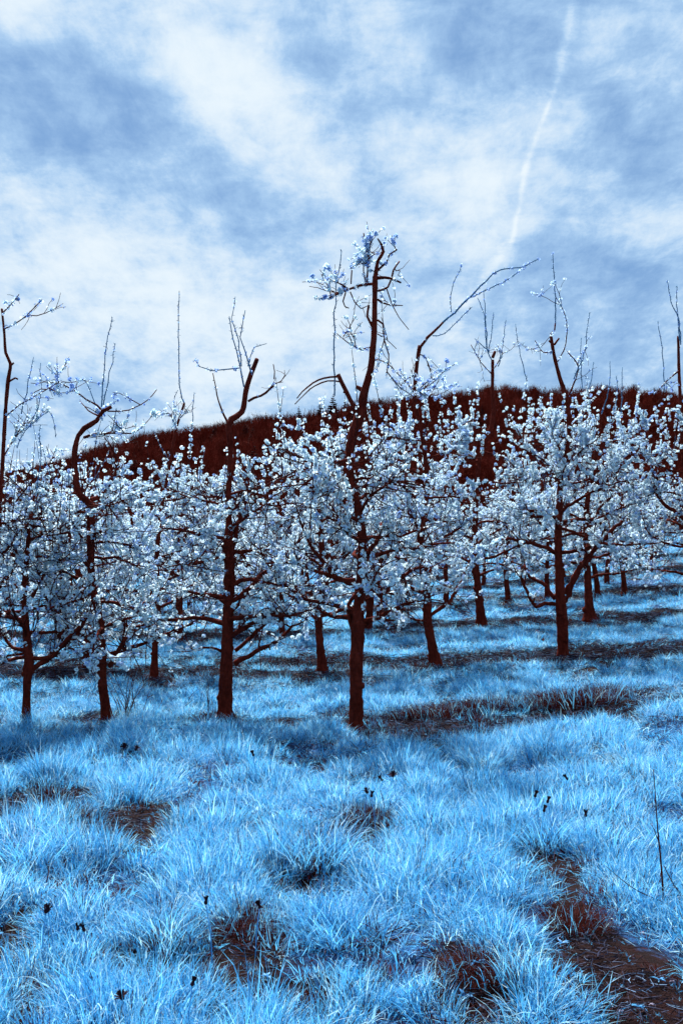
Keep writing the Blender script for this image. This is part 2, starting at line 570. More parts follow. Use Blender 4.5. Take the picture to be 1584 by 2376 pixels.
# ------------------------------------------------------------------ instancing on points for the masses (grass, forest, litter)
def scatter(name, pts, rot, scl, idx, protos, **props):
    c = bpy.data.collections.new(name + '_sources')
    for i, me in enumerate(protos):
        o = bpy.data.objects.new('%s_%02d' % (name, i), me)
        c.objects.link(o)
    scl = np.asarray(scl, float)
    if scl.ndim == 1:
        scl = np.stack([scl] * 3, -1)
    me = bpy.data.meshes.new(name)
    me.from_pydata(np.asarray(pts).tolist(), [], [])
    for nm, ty, key, arr in (('rot', 'FLOAT_VECTOR', 'vector', rot), ('scl', 'FLOAT_VECTOR', 'vector', scl), ('idx', 'INT', 'value', idx)):
        at_ = me.attributes.new(nm, ty, 'POINT')
        at_.data.foreach_set(key, np.asarray(arr).astype(np.int32 if ty == 'INT' else np.float32).ravel())
    o = link(name, me, kind='stuff', **props)
    ng = bpy.data.node_groups.new(name, 'GeometryNodeTree')
    ng.interface.new_socket('Geometry', in_out='INPUT', socket_type='NodeSocketGeometry')
    ng.interface.new_socket('Geometry', in_out='OUTPUT', socket_type='NodeSocketGeometry')
    gi, go = ng.nodes.new('NodeGroupInput'), ng.nodes.new('NodeGroupOutput')
    ci = ng.nodes.new('GeometryNodeCollectionInfo')
    ci.inputs['Collection'].default_value = c
    ci.inputs['Separate Children'].default_value = True
    ci.inputs['Reset Children'].default_value = True
    ip = ng.nodes.new('GeometryNodeInstanceOnPoints')
    ip.inputs['Pick Instance'].default_value = True
    L = ng.links.new
    L(gi.outputs[0], ip.inputs['Points'])
    L(ci.outputs[0], ip.inputs['Instance'])
    for nm, ty, sock in (('rot', 'FLOAT_VECTOR', 'Rotation'), ('scl', 'FLOAT_VECTOR', 'Scale'), ('idx', 'INT', 'Instance Index')):
        na = ng.nodes.new('GeometryNodeInputNamedAttribute')
        na.data_type = ty
        na.inputs['Name'].default_value = nm
        L(na.outputs['Attribute'], ip.inputs[sock])
    L(ip.outputs[0], go.inputs[0])
    md = o.modifiers.new('scatter', 'NODES')
    md.node_group = ng
    return o


# ------------------------------------------------------------------ grass
def blades(n, spread, h, hj, w, lean, droop, tone, seed, zlo=0.0):
    """n ribbon blades -> V, F(quads, tip doubled into a thin quad), tone"""
    g = np.random.default_rng(seed)
    az = g.uniform(0, 2 * math.pi, n)
    rr = spread * np.sqrt(g.uniform(0, 1, n))
    ba = g.uniform(0, 2 * math.pi, n)
    bx, by = rr * np.cos(ba), rr * np.sin(ba)
    out = 0.5 + 0.5 * g.uniform(0, 1, n)
    az = np.where(g.uniform(0, 1, n) < 0.65, ba + g.normal(0, .5, n), az)
    H = h * (1 + hj * g.uniform(-1, 1, n))
    ln = lean * out * (0.35 + 0.65 * rr / max(spread, 1e-6))
    dr = droop * g.uniform(0.2, 1, n)
    ww = w * g.uniform(.6, 1.3, n)
    ts = np.array([0, .35, .7, 1.0])
    K = len(ts)
    ang = ln[:, None] + dr[:, None] * ts[None, :] ** 1.6
    seg = np.diff(ts, prepend=0)
    dxy = np.cumsum(np.sin(ang) * seg[None], 1) * H[:, None]
    dz = np.cumsum(np.cos(ang) * seg[None], 1) * H[:, None]
    cx = bx[:, None] + np.cos(az)[:, None] * dxy
    cy = by[:, None] + np.sin(az)[:, None] * dxy
    tw = az + math.pi / 2 + g.normal(0, .5, n)
    wd = ww[:, None] * np.array([.8, 1.0, .7, .06])[None] / 2
    ox, oy = np.cos(tw)[:, None] * wd, np.sin(tw)[:, None] * wd
    zz = dz + zlo - 0.01
    A = np.stack([cx - ox, cy - oy, zz], -1)
    B = np.stack([cx + ox, cy + oy, zz], -1)
    V = np.stack([A, B], 2).reshape(n * K * 2, 3)
    base = (np.arange(n) * K * 2)[:, None]
    q = np.array([[2 * k, 2 * k + 1, 2 * k + 3, 2 * k + 2] for k in range(K - 1)])
    F = (base[:, :, None] + q[None]).reshape(-1, 4)
    tn = np.clip(tone[0] + tone[1] * g.normal(0, 1, n), 0, 1)
    return V, F, np.repeat(tn, K * 2)


def blade_mesh(name, groups, mats):
    Vs, Fs, Ts, Ms, off = [], [], [], [], 0
    for k, (V, F, T) in enumerate(groups):
        Vs.append(V)
        Fs.append(F + off)
        Ts.append(T)
        Ms.append(np.full(len(F), k, np.int32))
        off += len(V)
    me = big_mesh(name, np.concatenate(Vs), np.concatenate(Fs), np.concatenate(Ts), mats[0], False)
    for m_ in mats[1:]:
        me.materials.append(m_)
    me.polygons.foreach_set('material_index', np.concatenate(Ms))
    return me


protos = []
for i in range(6):       # ordinary meadow clumps
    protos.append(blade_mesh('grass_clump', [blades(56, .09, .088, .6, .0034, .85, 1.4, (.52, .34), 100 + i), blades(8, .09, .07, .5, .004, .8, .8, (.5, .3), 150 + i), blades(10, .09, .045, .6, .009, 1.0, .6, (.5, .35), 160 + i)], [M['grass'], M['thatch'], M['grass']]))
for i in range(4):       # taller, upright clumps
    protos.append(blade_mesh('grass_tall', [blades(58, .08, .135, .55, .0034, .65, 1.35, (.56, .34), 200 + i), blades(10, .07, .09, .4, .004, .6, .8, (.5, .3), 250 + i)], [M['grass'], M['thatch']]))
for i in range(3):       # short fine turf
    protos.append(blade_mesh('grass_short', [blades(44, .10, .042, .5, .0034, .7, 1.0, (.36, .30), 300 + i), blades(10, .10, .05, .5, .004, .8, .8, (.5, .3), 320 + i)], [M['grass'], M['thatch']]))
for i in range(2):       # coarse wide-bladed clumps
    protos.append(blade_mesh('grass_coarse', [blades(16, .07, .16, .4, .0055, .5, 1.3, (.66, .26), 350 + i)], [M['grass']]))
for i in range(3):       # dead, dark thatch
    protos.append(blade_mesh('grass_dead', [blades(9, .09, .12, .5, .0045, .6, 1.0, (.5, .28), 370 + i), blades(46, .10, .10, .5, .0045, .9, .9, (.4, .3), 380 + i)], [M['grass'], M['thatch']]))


def area_points(x0s, ylo, yhi, dens, margin=1.5):
    """random points over the wedge the photograph sees, plus a margin to the sides"""
    n = int(dens * (yhi - ylo) * 2 * ((yhi + ylo) / 2 * .345 + margin))
    y = RNG.uniform(ylo, yhi, n * 2)
    hw = y * .345 + margin
    keep = RNG.uniform(0, 1, n * 2) < hw / (yhi * .345 + margin)
    y, hw = y[keep], hw[keep]
    x = RNG.uniform(-1, 1, len(y)) * hw
    return x, y


# the meadow grows in tufts: every clump leans away from the middle of its tuft and is tallest there
from mathutils.kdtree import KDTree
tcx, tcy = [], []
for ylo, yhi, dens in ((2.4, 9, 3.2), (9, 24, 2.4), (24, 62, .8)):
    x, y = area_points(0, ylo, yhi, dens, 2.0)
    tcx.append(x); tcy.append(y)
tcx, tcy = np.concatenate(tcx), np.concatenate(tcy)
tsize = RNG.uniform(.55, 1.3, len(tcx))
kd = KDTree(len(tcx))
for i in range(len(tcx)):
    kd.insert((tcx[i], tcy[i], 0), i)
kd.balance()
GP, GR, GS, GI = [], [], [], []
for ylo, yhi, dens, s, sz in ((2.6, 6, 125, .95, 1.0), (6, 9.5, 105, 1.0, .95), (9.5, 14, 75, 1.15, .80), (14, 22, 46, 1.35, .75), (22, 34, 20, 1.8, .85), (34, 60, 6, 2.6, 1.0)):
    x, y = area_points(0, ylo, yhi, dens)
    t = turf(x, y)
    keep = RNG.uniform(0, 1, len(x)) < 0.36 + 0.64 * t ** 1.2
    x, y, t = x[keep], y[keep], t[keep]
    near = [kd.find((x[i], y[i], 0)) for i in range(len(x))]
    ci = np.array([q[1] for q in near])
    dd = np.array([q[2] for q in near])
    rr = dd / (.33 * (1 if yhi < 10 else 1.3)) / tsize[ci]
    core = np.exp(-rr ** 2 * 1.1)                              # 1 in the tuft, 0 between tufts
    u = RNG.uniform(0, 1, len(x))
    keep = u < .40 + .75 * core
    x, y, t, ci, dd, rr, core = (q[keep] for q in (x, y, t, ci, dd, rr, core))
    u = RNG.uniform(0, 1, len(x))
    n_ = len(x)
    idx = np.where(u < .12 + .7 * core ** 2 * tsize[ci] * .6, RNG.integers(6, 10, n_), RNG.integers(0, 6, n_))
    idx = np.where((core < .35) & (u > .45), RNG.integers(10, 13, n_), idx)
    idx = np.where((core < .30) & (u < .16), RNG.integers(15, 18, n_), idx)
    idx = np.where(u > .965, RNG.integers(13, 15, n_), idx)
    idx = np.where(t < .5, np.where(u < .6, RNG.integers(10, 13, n_), RNG.integers(15, 18, n_)), idx)
    lean = .55 * np.clip(rr, 0, 1.2) * (u < .9)
    ax, ay = (x - tcx[ci]) / (dd + 1e-6), (y - tcy[ci]) / (dd + 1e-6)
    spin = RNG.uniform(0, 6.283, n_)
    E = []
    for i in range(n_):
        q = Matrix.Rotation(lean[i], 3, Vector((-ay[i], ax[i], 0))) @ Matrix.Rotation(spin[i], 3, 'Z')
        E.append(tuple(q.to_euler()))
    rot = np.array(E) + RNG.normal(0, .10, (n_, 3))
    S = s * RNG.uniform(.75, 1.25, n_) * (.6 + .4 * t)
    SZ = S * sz / s * (.42 + 1.05 * core) * (.7 + .45 * tsize[ci])
    GP.append(np.stack([x, y, ground_z(x, y) + .03 * core * tsize[ci] * sz], -1))
    GR.append(rot); GI.append(idx)
    GS.append(np.stack([S, S, SZ], -1))
scatter('grass', *map(np.concatenate, (GP, GR, GS, GI)), protos, label='pale blue meadow grass covering the orchard floor', category='grass')

# straw and prunings lying on the bare strips
def straw_proto(seed, n=26):
    g = np.random.default_rng(seed)
    mb = MB()
    for k in range(n):
        a, L = g.uniform(0, 6.28), g.uniform(.05, .17)
        c = np.array([*(g.normal(0, .11, 2)), g.uniform(.004, .035)])
        d = np.array([math.cos(a), math.sin(a) * .7, g.normal(0, .15)]) * L / 2
        bend = np.array([-d[1], d[0], 0]) * g.normal(0, .25)
        tube(mb, [c - d, c + bend, c + d], [.0016, .002, .0012], 3, tone=g.uniform(0, 1) ** 2.6)
    return mb.mesh('straw', M['straw'], smooth=False)


sp_ = [straw_proto(400 + i) for i in range(5)]
xs, ys, ss_ = [], [], []
for ylo, yhi, dens, s in ((2.8, 8.5, 60, .8), (8.5, 14, 55, 1.1), (14, 24, 34, 1.5), (24, 42, 12, 2.0)):
    x, y = area_points(0, ylo, yhi, dens)
    t = turf(x, y)
    k = RNG.uniform(0, 1, len(x)) < (1 - t) ** 1.2 + .03
    xs.append(x[k]); ys.append(y[k]); ss_.append(np.full(k.sum(), s) * RNG.uniform(.7, 1.3, k.sum()))
x, y, s = map(np.concatenate, (xs, ys, ss_))
rot = np.stack([np.zeros(len(x)), np.zeros(len(x)), RNG.normal(0, .6, len(x)) + np.where(RNG.uniform(0, 1, len(x)) < .5, 0, math.pi)], -1)
scatter('litter', np.stack([x, y, ground_z(x, y)], -1), rot, s, RNG.integers(0, 5, len(x)), sp_, label='dry straw and prunings strewn on the bare strips', category='litter')


# ------------------------------------------------------------------ the wood on the hill
def bare_tree(seed, H=11.0):
    """leafless broad-leaved tree: limbs fanning into a rounded crown of fine twigs"""
    g = np.random.default_rng(seed)
    mb = MB()
    tube(mb, [(0, 0, -1), (g.normal(0, .2), g.normal(0, .2), H * .45), (g.normal(0, .3), g.normal(0, .3), H * .8)], [.2, .14, .05], 4, tone=.2)
    c0 = np.array([0, 0, H * .62])
    rx, rz = H * g.uniform(.20, .30), H * .38
    for k in range(40):
        d = g.normal(0, 1, 3)
        d /= np.linalg.norm(d)
        if d[2] < -.5:
            d[2] *= -1
        e = c0 + d * np.array([rx, rx, rz]) * g.uniform(.7, 1.05)
        o = np.array([0, 0, H * g.uniform(.22, .5)])
        tn = g.uniform(.05, .6)
        mid_ = (o + e) / 2 + np.array([d[0], d[1], -.2]) * .4
        tube(mb, [o, mid_, e], [.08, .05, .025], 3, tone=tn, cap=False)
        for j in range(9):
            s0 = mid_ + (e - mid_) * g.uniform(0, 1)
            v = d * .5 + g.normal(0, .45, 3) + np.array([0, 0, .35])
            tube(mb, [s0, s0 + v * g.uniform(.5, 1.3)], [.035, .018], 3, tone=np.clip(tn + g.normal(.15, .2), 0, 1), cap=False)
    return mb.mesh('bare_tree', M['forest'], smooth=False)


def spruce_parts(seed, H=12.0):
    g = np.random.default_rng(seed)
    tr = MB()
    tube(tr, [(0, 0, -1), (0, 0, H * .6), (0, 0, H)], [.24, .14, .02], 6, tone=.3)
    mb = MB()
    n = 20
    for k in range(n):
        t = k / (n - 1)
        z = H * (.10 + .88 * t)
        Rr = (H * .24) * (1 - t) ** .85 + .12
        nb = 9 if t < .8 else 6
        for j in range(nb):
            a = g.uniform(0, 6.28)
            L = Rr * g.uniform(.6, 1.2)
            d = np.array([math.cos(a), math.sin(a), 0])
            p = np.array([-d[1], d[0], 0])
            w = L * .20 + .06
            o = np.array([0, 0, z])
            b1 = o + d * L * .55 + np.array([0, 0, -.10 * L])
            tip = o + d * L + np.array([0, 0, -.12 * L + .12])
            hang = np.array([0, 0, -.22 * L - .1])
            mb.add([o, b1 + p * w, tip, b1 - p * w, b1 + hang], [(0, 1, 2, 3), (0, 4, 2), (1, 4, 3)], g.uniform(0, 1))
    return tr.mesh('trunk', M['bark']), mb.mesh('crown', M['needles'], smooth=False)


def join_spruce(seed, H):
    tr, cr = spruce_parts(seed, H)
    return cr


wood = [bare_tree(500 + i) for i in range(6)] + [join_spruce(520 + i, 13) for i in range(2)]
n = 6500
yy = 100 + (HILL_Y + 12 - 100) * RNG.uniform(0, 1, n) ** .75
xx = RNG.uniform(-1, 1, n) * (yy * .40 + 12)
ridge_n = 700
yy = np.concatenate([yy, RNG.uniform(HILL_Y - 14, HILL_Y + 8, ridge_n)])
xx = np.concatenate([xx, RNG.uniform(-175, 175, ridge_n)])
idx = np.where(RNG.uniform(0, 1, len(xx)) < .05, RNG.integers(6, 8, len(xx)), RNG.integers(0, 6, len(xx)))
idx = np.where(yy > HILL_Y - 30, RNG.integers(0, 6, len(xx)), idx)
scatter('forest', np.stack([xx, yy, hill_z(xx, yy)], -1), np.stack([RNG.normal(0, .04, len(xx)), RNG.normal(0, .04, len(xx)), RNG.uniform(0, 6.28, len(xx))], -1),
        RNG.uniform(.5, 1.05, len(xx)) * np.where(yy < 200, .8, 1), idx, wood, label='dark red-brown leafless wood covering the hillside', category='forest')

spr = [spruce_parts(540 + i, 12.0) for i in range(3)]
for k, (px, py_top, hgt, lab) in enumerate([
        (773, 913, 11, 'tallest dark spruce on the skyline just left of the tallest tree'),
        (742, 930, 8, 'middling spruce on the skyline left of the tallest spruce'),
        (693, 942, 8, 'slender spruce on the skyline at the drop of the ridge'),
        (617, 955, 7, 'small spruce on the skyline right of the crooked bent leader'),
        (325, 1000, 9, 'broad lone spruce standing out at the left end of the ridge'),
        (310, 1004, 7, 'shorter spruce hugging the lone spruce at the left ridge'),
        (800, 925, 9, 'spruce on the skyline behind the leaning cut stub'),
        (1394, 886, 6, 'round-topped little spruce on the right skyline')]):
    Y = HILL_Y - 8
    X = (px - CX) / FPX * Y
    zt = EYE + (HY - py_top) / FPX * Y
    zb = float(hill_z(np.array(X), np.array(Y)))
    s = max(.5, (zt - zb) / 12.0)
    e = link('spruce_tree', None, None, (X, Y, zb), label=lab, category='conifer', group='spruces on the ridge')
    e.rotation_euler.z = k * 1.3
    e.scale = (s * (1.1 if hgt < 9 else 1.35), s * (1.1 if hgt < 9 else 1.35), s)
    link('trunk', spr[k % 3][0], e)
    link('crown', spr[k % 3][1], e, kind='stuff')


# ------------------------------------------------------------------ fruit trees
def flower_template():
    """five cupped petals, each a kite of two triangles"""
    V, F = [], []
    for k in range(5):
        a = k * 2 * math.pi / 5
        ca, sa = math.cos(a), math.sin(a)
        pts = [(0, 0, 0), (.34, -.27, .16), (.52, 0, .14), (.34, .27, .16)]
        off = len(V)
        for x, y, z in pts:
            V.append((x * ca - y * sa, x * sa + y * ca, z))
        F += [(off, off + 1, off + 2), (off, off + 2, off + 3)]
    return np.array(V), np.array(F)


FV1, FF1 = flower_template()
# the same flower seen from further off: one triangle a petal
FV2 = np.array([q for k in range(5) for q in ((0, 0, 0), tuple(.54 * np.array([math.cos(k * 1.2566 - .48), math.sin(k * 1.2566 - .48), .3])), tuple(.54 * np.array([math.cos(k * 1.2566 + .48), math.sin(k * 1.2566 + .48), .3])))])
FF2 = np.arange(15).reshape(5, 3)


class Tree:
    def __init__(self, base):
        self.base = np.asarray(base, float)
        self.limbs, self.twigs, self.shoots = [], MB(), MB()
        self.trunk = MB()
        self.tone = (.12, .9)
        self.fp, self.fn, self.fs, self.ft = [], [], [], []

    def flowers(self, P, spacing, per, spread, size):
        """spur clusters along a twig"""
        P = np.asarray(P)
        seg = np.linalg.norm(np.diff(P, axis=0), axis=1)
        L = seg.sum()
        if L < 1e-4:
            return
        k = RNG.poisson(L / spacing)
        if k == 0:
            return
        t = RNG.uniform(0, 1, k)
        cum = np.concatenate([[0], np.cumsum(seg)]) / L
        c = np.stack([np.interp(t, cum, P[:, i]) for i in range(3)], -1)
        m_ = RNG.poisson(per, k) + 1
        c = np.repeat(c, m_, 0)
        lo_, hi_ = self.tone
        tone = np.repeat(RNG.uniform(lo_, hi_, k), m_) + RNG.normal(0, .10, len(c))
        d = RNG.normal(0, 1, (len(c), 3))
        d /= np.linalg.norm(d, axis=1)[:, None]
        self.fp.append(c + d * spread * RNG.uniform(.35, 1, len(c))[:, None])
        self.fn.append(d + RNG.normal(0, .35, d.shape))
        self.fs.append(size * RNG.uniform(.75, 1.2, len(c)))
        self.ft.append(np.clip(tone, 0, 1))

    def blossom_mesh(self):
        FV, FF = (FV1, FF1) if float(np.mean(np.concatenate(self.fs))) < .030 else (FV2, FF2)
        p, n_, s, t = map(np.concatenate, (self.fp, self.fn, self.fs, self.ft))
        n_ = n_ / np.linalg.norm(n_, axis=1)[:, None]
        r = RNG.normal(0, 1, n_.shape)
        u = np.cross(n_, r)
        u /= np.linalg.norm(u, axis=1)[:, None] + 1e-9
        w = np.cross(n_, u)
        V = (p[:, None] + s[:, None, None] * (FV[None, :, 0:1] * u[:, None] + FV[None, :, 1:2] * w[:, None] + FV[None, :, 2:3] * n_[:, None]))
        F = (np.arange(len(p)) * len(FV))[:, None, None] + FF[None]
        return big_mesh('blossoms', V.reshape(-1, 3) - self.base, F.reshape(-1, 3), np.repeat(t, len(FV)), M['blossom'])


def wander(o, d, L, n, curl, up):
    """a crooked branch: n points from o along d"""
    o = np.array(o, float)
    d = np.array(d, float) / np.linalg.norm(d)
    P = [o]
    for i in range(n - 1):
        d = d + RNG.normal(0, curl, 3) + np.array([0, 0, up])
        d /= np.linalg.norm(d)
        P.append(P[-1] + d * L / (n - 1))
    return np.array(P)


def along(P, t):
    P = np.asarray(P)
    i = min(int(t * (len(P) - 1)), len(P) - 2)
    f = t * (len(P) - 1) - i
    return P[i] + (P[i + 1] - P[i]) * f, P[i + 1] - P[i]


def sub_branches(T, P, r, n, size, bloom0, Ls=(.2, .6), tmin=.3):
    for k in range(n):
        bloom = bloom0 * float(np.clip(RNG.lognormal(-.45, .95), .04, 2.6))      # some sprays thick with flowers, some nearly bare
        o, d = along(P, RNG.uniform(tmin, 1.0))
        d = d / (np.linalg.norm(d) + 1e-9) * .6 + RNG.normal(0, .7, 3) + np.array([0, 0, .25])
        L = RNG.uniform(*Ls)
        Q = wander(o, d, L, 5, .22, .06)
        tube(T.twigs, Q, np.linspace(max(.0065, r * .7), .0032, 5), 4, cap=False, tone=.5)
        T.flowers(Q, .080 / bloom, 6.0, .026, size)
        for j in range(RNG.integers(2, 5)):
            o2, d2 = along(Q, RNG.uniform(.15, 1))
            d2 = d2 / (np.linalg.norm(d2) + 1e-9) * .5 + RNG.normal(0, .7, 3) + np.array([0, 0, .25])
            Q2 = wander(o2, d2, RNG.uniform(.08, .30), 4, .2, .05)
            tube(T.twigs, Q2, np.linspace(.0042, .0024, 4), 3, cap=False, tone=.5)
            T.flowers(Q2, .070 / bloom, 6.0, .026, size)


def limb(T, P, W_, subs, size, bloom, sides=7, name='limb'):
    mb = MB()
    P, W_ = resample(P, W_, .07)
    if len(P) > 3:
        P[1:-1] += RNG.normal(0, .0045, P[1:-1].shape) * np.clip(W_[1:-1, None] / .02, .4, 1.6)
    tube(mb, P, np.asarray(W_) * (1 + RNG.normal(0, .06, len(W_))), sides, .07)
    for k in range(int(len(P) * .25)):           # pruned spurs and knots
        o, d = along(P, RNG.uniform(.1, .95))
        w0 = float(np.interp(.5, [0, 1], [W_[0], W_[-1]]))
        dd = RNG.normal(0, 1, 3)
        dd /= np.linalg.norm(dd)
        tube(mb, [o, o + dd * w0 * RNG.uniform(1.4, 2.6)], [w0 * .55, w0 * .42], 5, .1)
    T.limbs.append((name, mb))
    if subs:
        LL = np.linalg.norm(np.diff(P, axis=0), axis=1).sum()
        sub_branches(T, P, W_[-1], subs, size, bloom, (.2 * min(1, LL / .7), .6 * min(1, LL / .7)))
    return P


def water_shoot(T, P, W_, size, bud=.05, per=.4, spread=.014):
    P, W_ = resample(P, W_, .1)
    P[1:-1] += RNG.normal(0, .006, P[1:-1].shape)
    tube(T.shoots, P, np.maximum(W_, .0035), 5, .05, tone=.5)
    T.flowers(P, bud, per, spread, size)
    seg = int(len(P) * 3.2)
    for k in range(seg):                          # buds and short spurs
        o, d = along(P, RNG.uniform(.05, 1))
        dd = RNG.normal(0, 1, 3) + np.array([0, 0, .5])
        dd /= np.linalg.norm(dd)
        tube(T.shoots, [o, o + dd * RNG.uniform(.015, .045)], [.0042, .002], 3, cap=False)


def fill_crown(T, L, LW, zlo, zhi, nl, rad, size, bloom, subs=9, flat=1.0, verticals=8, az0=None):
    """limbs growing from the leader between two heights, with twigs and flowers"""
    L = np.asarray(L)
    for k in range(nl):
        z = zlo + (zhi - zlo) * (k + RNG.uniform(0, 1)) / nl
        i = int(np.argmin(np.abs(L[:, 2] - z)))
        o = L[i]
        a = k * 2.4 + RNG.uniform(-.5, .5) if az0 is None else az0 + RNG.normal(0, .8)
        t = (z - zlo) / max(.1, zhi - zlo)
        ln = rad * (1.0 - .45 * t) * RNG.uniform(.65, 1.15)
        d = np.array([math.cos(a), math.sin(a) * flat, RNG.uniform(.0, .55) * (1 - .5 * t)])
        n = 6
        P = wander(o, d, ln, n, .20, .03)
        r0 = min(LW[i] * .6, .034) * (1 - .35 * t)
        P2 = limb(T, P, np.linspace(r0, .009, n), subs, size, bloom)
        for j in range(verticals // max(1, nl // 4) + (RNG.uniform() < .5)):
            o2, _ = along(P2, RNG.uniform(.3, 1))
            Q = wander(o2, (RNG.normal(0, .15), RNG.normal(0, .15), 1), RNG.uniform(.2, .5) * (1 - .4 * t), 5, .06, .05)
            tube(T.twigs, Q, np.linspace(.005, .002, 5), 4, cap=False, tone=.5)
            T.flowers(Q, .04 / bloom, 3.2, .028, size)
        for j in range(9):                        # bare twigs, some hanging
            o2, d2 = along(P2, RNG.uniform(.1, 1))
            Q = wander(o2, d2 / np.linalg.norm(d2) * .5 + RNG.normal(0, .7, 3), RNG.uniform(.25, .7), 6, .16, RNG.uniform(-.12, .04))
            tube(T.twigs, Q, np.linspace(.0075, .003, 6), 4, cap=False, tone=.5)
    # flowering spires standing up out of the crown
    for k in range(verticals * 2):
        i = int(np.argmin(np.abs(L[:, 2] - zhi)))
        a, q = RNG.uniform(0, 6.28), rad * .8 * math.sqrt(RNG.uniform(0, 1))
        o = L[i] + np.array([math.cos(a) * q, math.sin(a) * q, RNG.uniform(-.45, .25)])
        Q = wander(o, (RNG.normal(0, .12), RNG.normal(0, .12), 1), RNG.uniform(.3, .85), 7, .05, .05)
        tube(T.twigs, np.vstack([[L[i] * .5 + o * .5 - np.array([0, 0, .15])], Q]), np.linspace(.008, .002, 8), 4, cap=False, tone=.5)
        T.flowers(Q, .06 / bloom, 2.6, .024, size)


def build(T, name, label, group, extra=None):
    root = link(name, None, None, tuple(T.base), label=label, category='fruit tree', group=group)
    link('trunk', T.trunk.mesh('trunk', M['bark'], T.base), root)
    for nm, mb in T.limbs:
        link(nm, mb.mesh(nm, M['bark'], T.base), root)
    if not T.twigs.empty():
        link('twigs', T.twigs.mesh('twigs', M['twig'], T.base), root, kind='stuff')
    if not T.shoots.empty():
        link('shoots', T.shoots.mesh('shoots', M['shoot'], T.base), root, kind='stuff')
    if T.fp:
        link('blossoms', T.blossom_mesh(), root, kind='stuff')
    return root


def px_line(pts, Y, dy=0.0):
    n = len(pts)
    return np.array([P3(p[0], p[1], Y + dy * i / max(1, n - 1)) for i, p in enumerate(pts)])


def photo_tree(name, label, group, leader, limbs=(), shoots=(), fill=None, size=.028, sides=12, wiggle=.0, base_px=None):
    """leader: (px, py, width px) from the ground up; limbs: (points, w0, w1, twigs, bloom, depth change); shoots the same without twigs"""
    bp = base_px or leader[0][:2]
    b = G(*bp)
    Y = b[1]
    k = Y / FPX
    T = Tree(b)
    more = 1.0 if Y < 13.5 else 1.45
    L = px_line([p[:2] for p in leader], Y)
    if base_px:
        L[0] = b
    dyv = np.cumsum(RNG.normal(0, .03, len(L)))
    dyv -= dyv[0]
    for i in range(1, len(L)):                    # the leader weaves in depth too; keep its place in the view
        f = (L[i, 1] + dyv[i]) / L[i, 1]
        L[i] = np.array([L[i, 0] * f, L[i, 1] + dyv[i], EYE + (L[i, 2] - EYE) * f])
    Wd = np.array([p[2] for p in leader]) * k / 2
    LP, LWd = resample(L, Wd, .06)
    LP[0, 2] -= .06
    rad = LWd * (1 + RNG.normal(0, .045, len(LWd)))
    h = LP[:, 2] - b[2]
    rad = rad * (1 + .42 * np.exp(-np.maximum(h, 0) / .11))
    tube(T.trunk, LP, rad, sides, .06)
    for j in range(int(len(LP) * .22)):           # knots, old pruning cuts
        i = RNG.integers(4, len(LP) - 1)
        a = RNG.uniform(0, 6.28)
        d = np.array([math.cos(a), math.sin(a), RNG.uniform(-.1, .6)])
        d /= np.linalg.norm(d)
        r = LWd[i]
        e_ = RNG.uniform(1.05, 1.45)
        tube(T.trunk, [LP[i] + d * r * .3, LP[i] + d * r * (e_ - .15), LP[i] + d * r * e_], [r * .65, r * .48, r * .25], 7, .15)
    for pts, w0, w1, subs, bloom, dy in limbs:
        P = px_line(pts, Y, dy)
        Wl = np.linspace(w0, w1, len(pts)) * k / 2
        T.tone = (.0, .55) if np.mean([p[1] for p in pts]) < 960 else (.12, .9)      # tops get darker, bluer petals that paint their backlight against the sky
        Q = limb(T, P, Wl, subs, size, max(bloom, .05))
        if bloom and w0 < 9:
            T.flowers(Q, .035 / bloom, 2.2, .03, size)
    for pts, w0, w1, bloom, dy in shoots:
        P = px_line(pts, Y, dy)
        Wl = np.linspace(w0, w1, len(pts)) * k / 2
        T.tone = (.0, .30)  # low tone paints shoot flowers darker, as backlit against the sky
        if bloom > .6:
            water_shoot(T, P, Wl, size, .028 / bloom, 1.6, .028)
        else:
            water_shoot(T, P, Wl, size * .85, .042 / max(bloom, .25), 1.0, .018)
    T.tone = (.12, .9)
    if fill:
        for fz in fill:
            ylo, yhi, nl, rad_, bloom, subs, vert = fz
            fill_crown(T, LP, LWd, EYE - (ylo - HY) * k, EYE - (yhi - HY) * k, nl, rad_, size, bloom * more, subs, .6, vert)
    return build(T, name, label, group)


FRONT, SECOND, THIRD = 'trees of the front row', 'trees of the second row', 'trees of the third row'

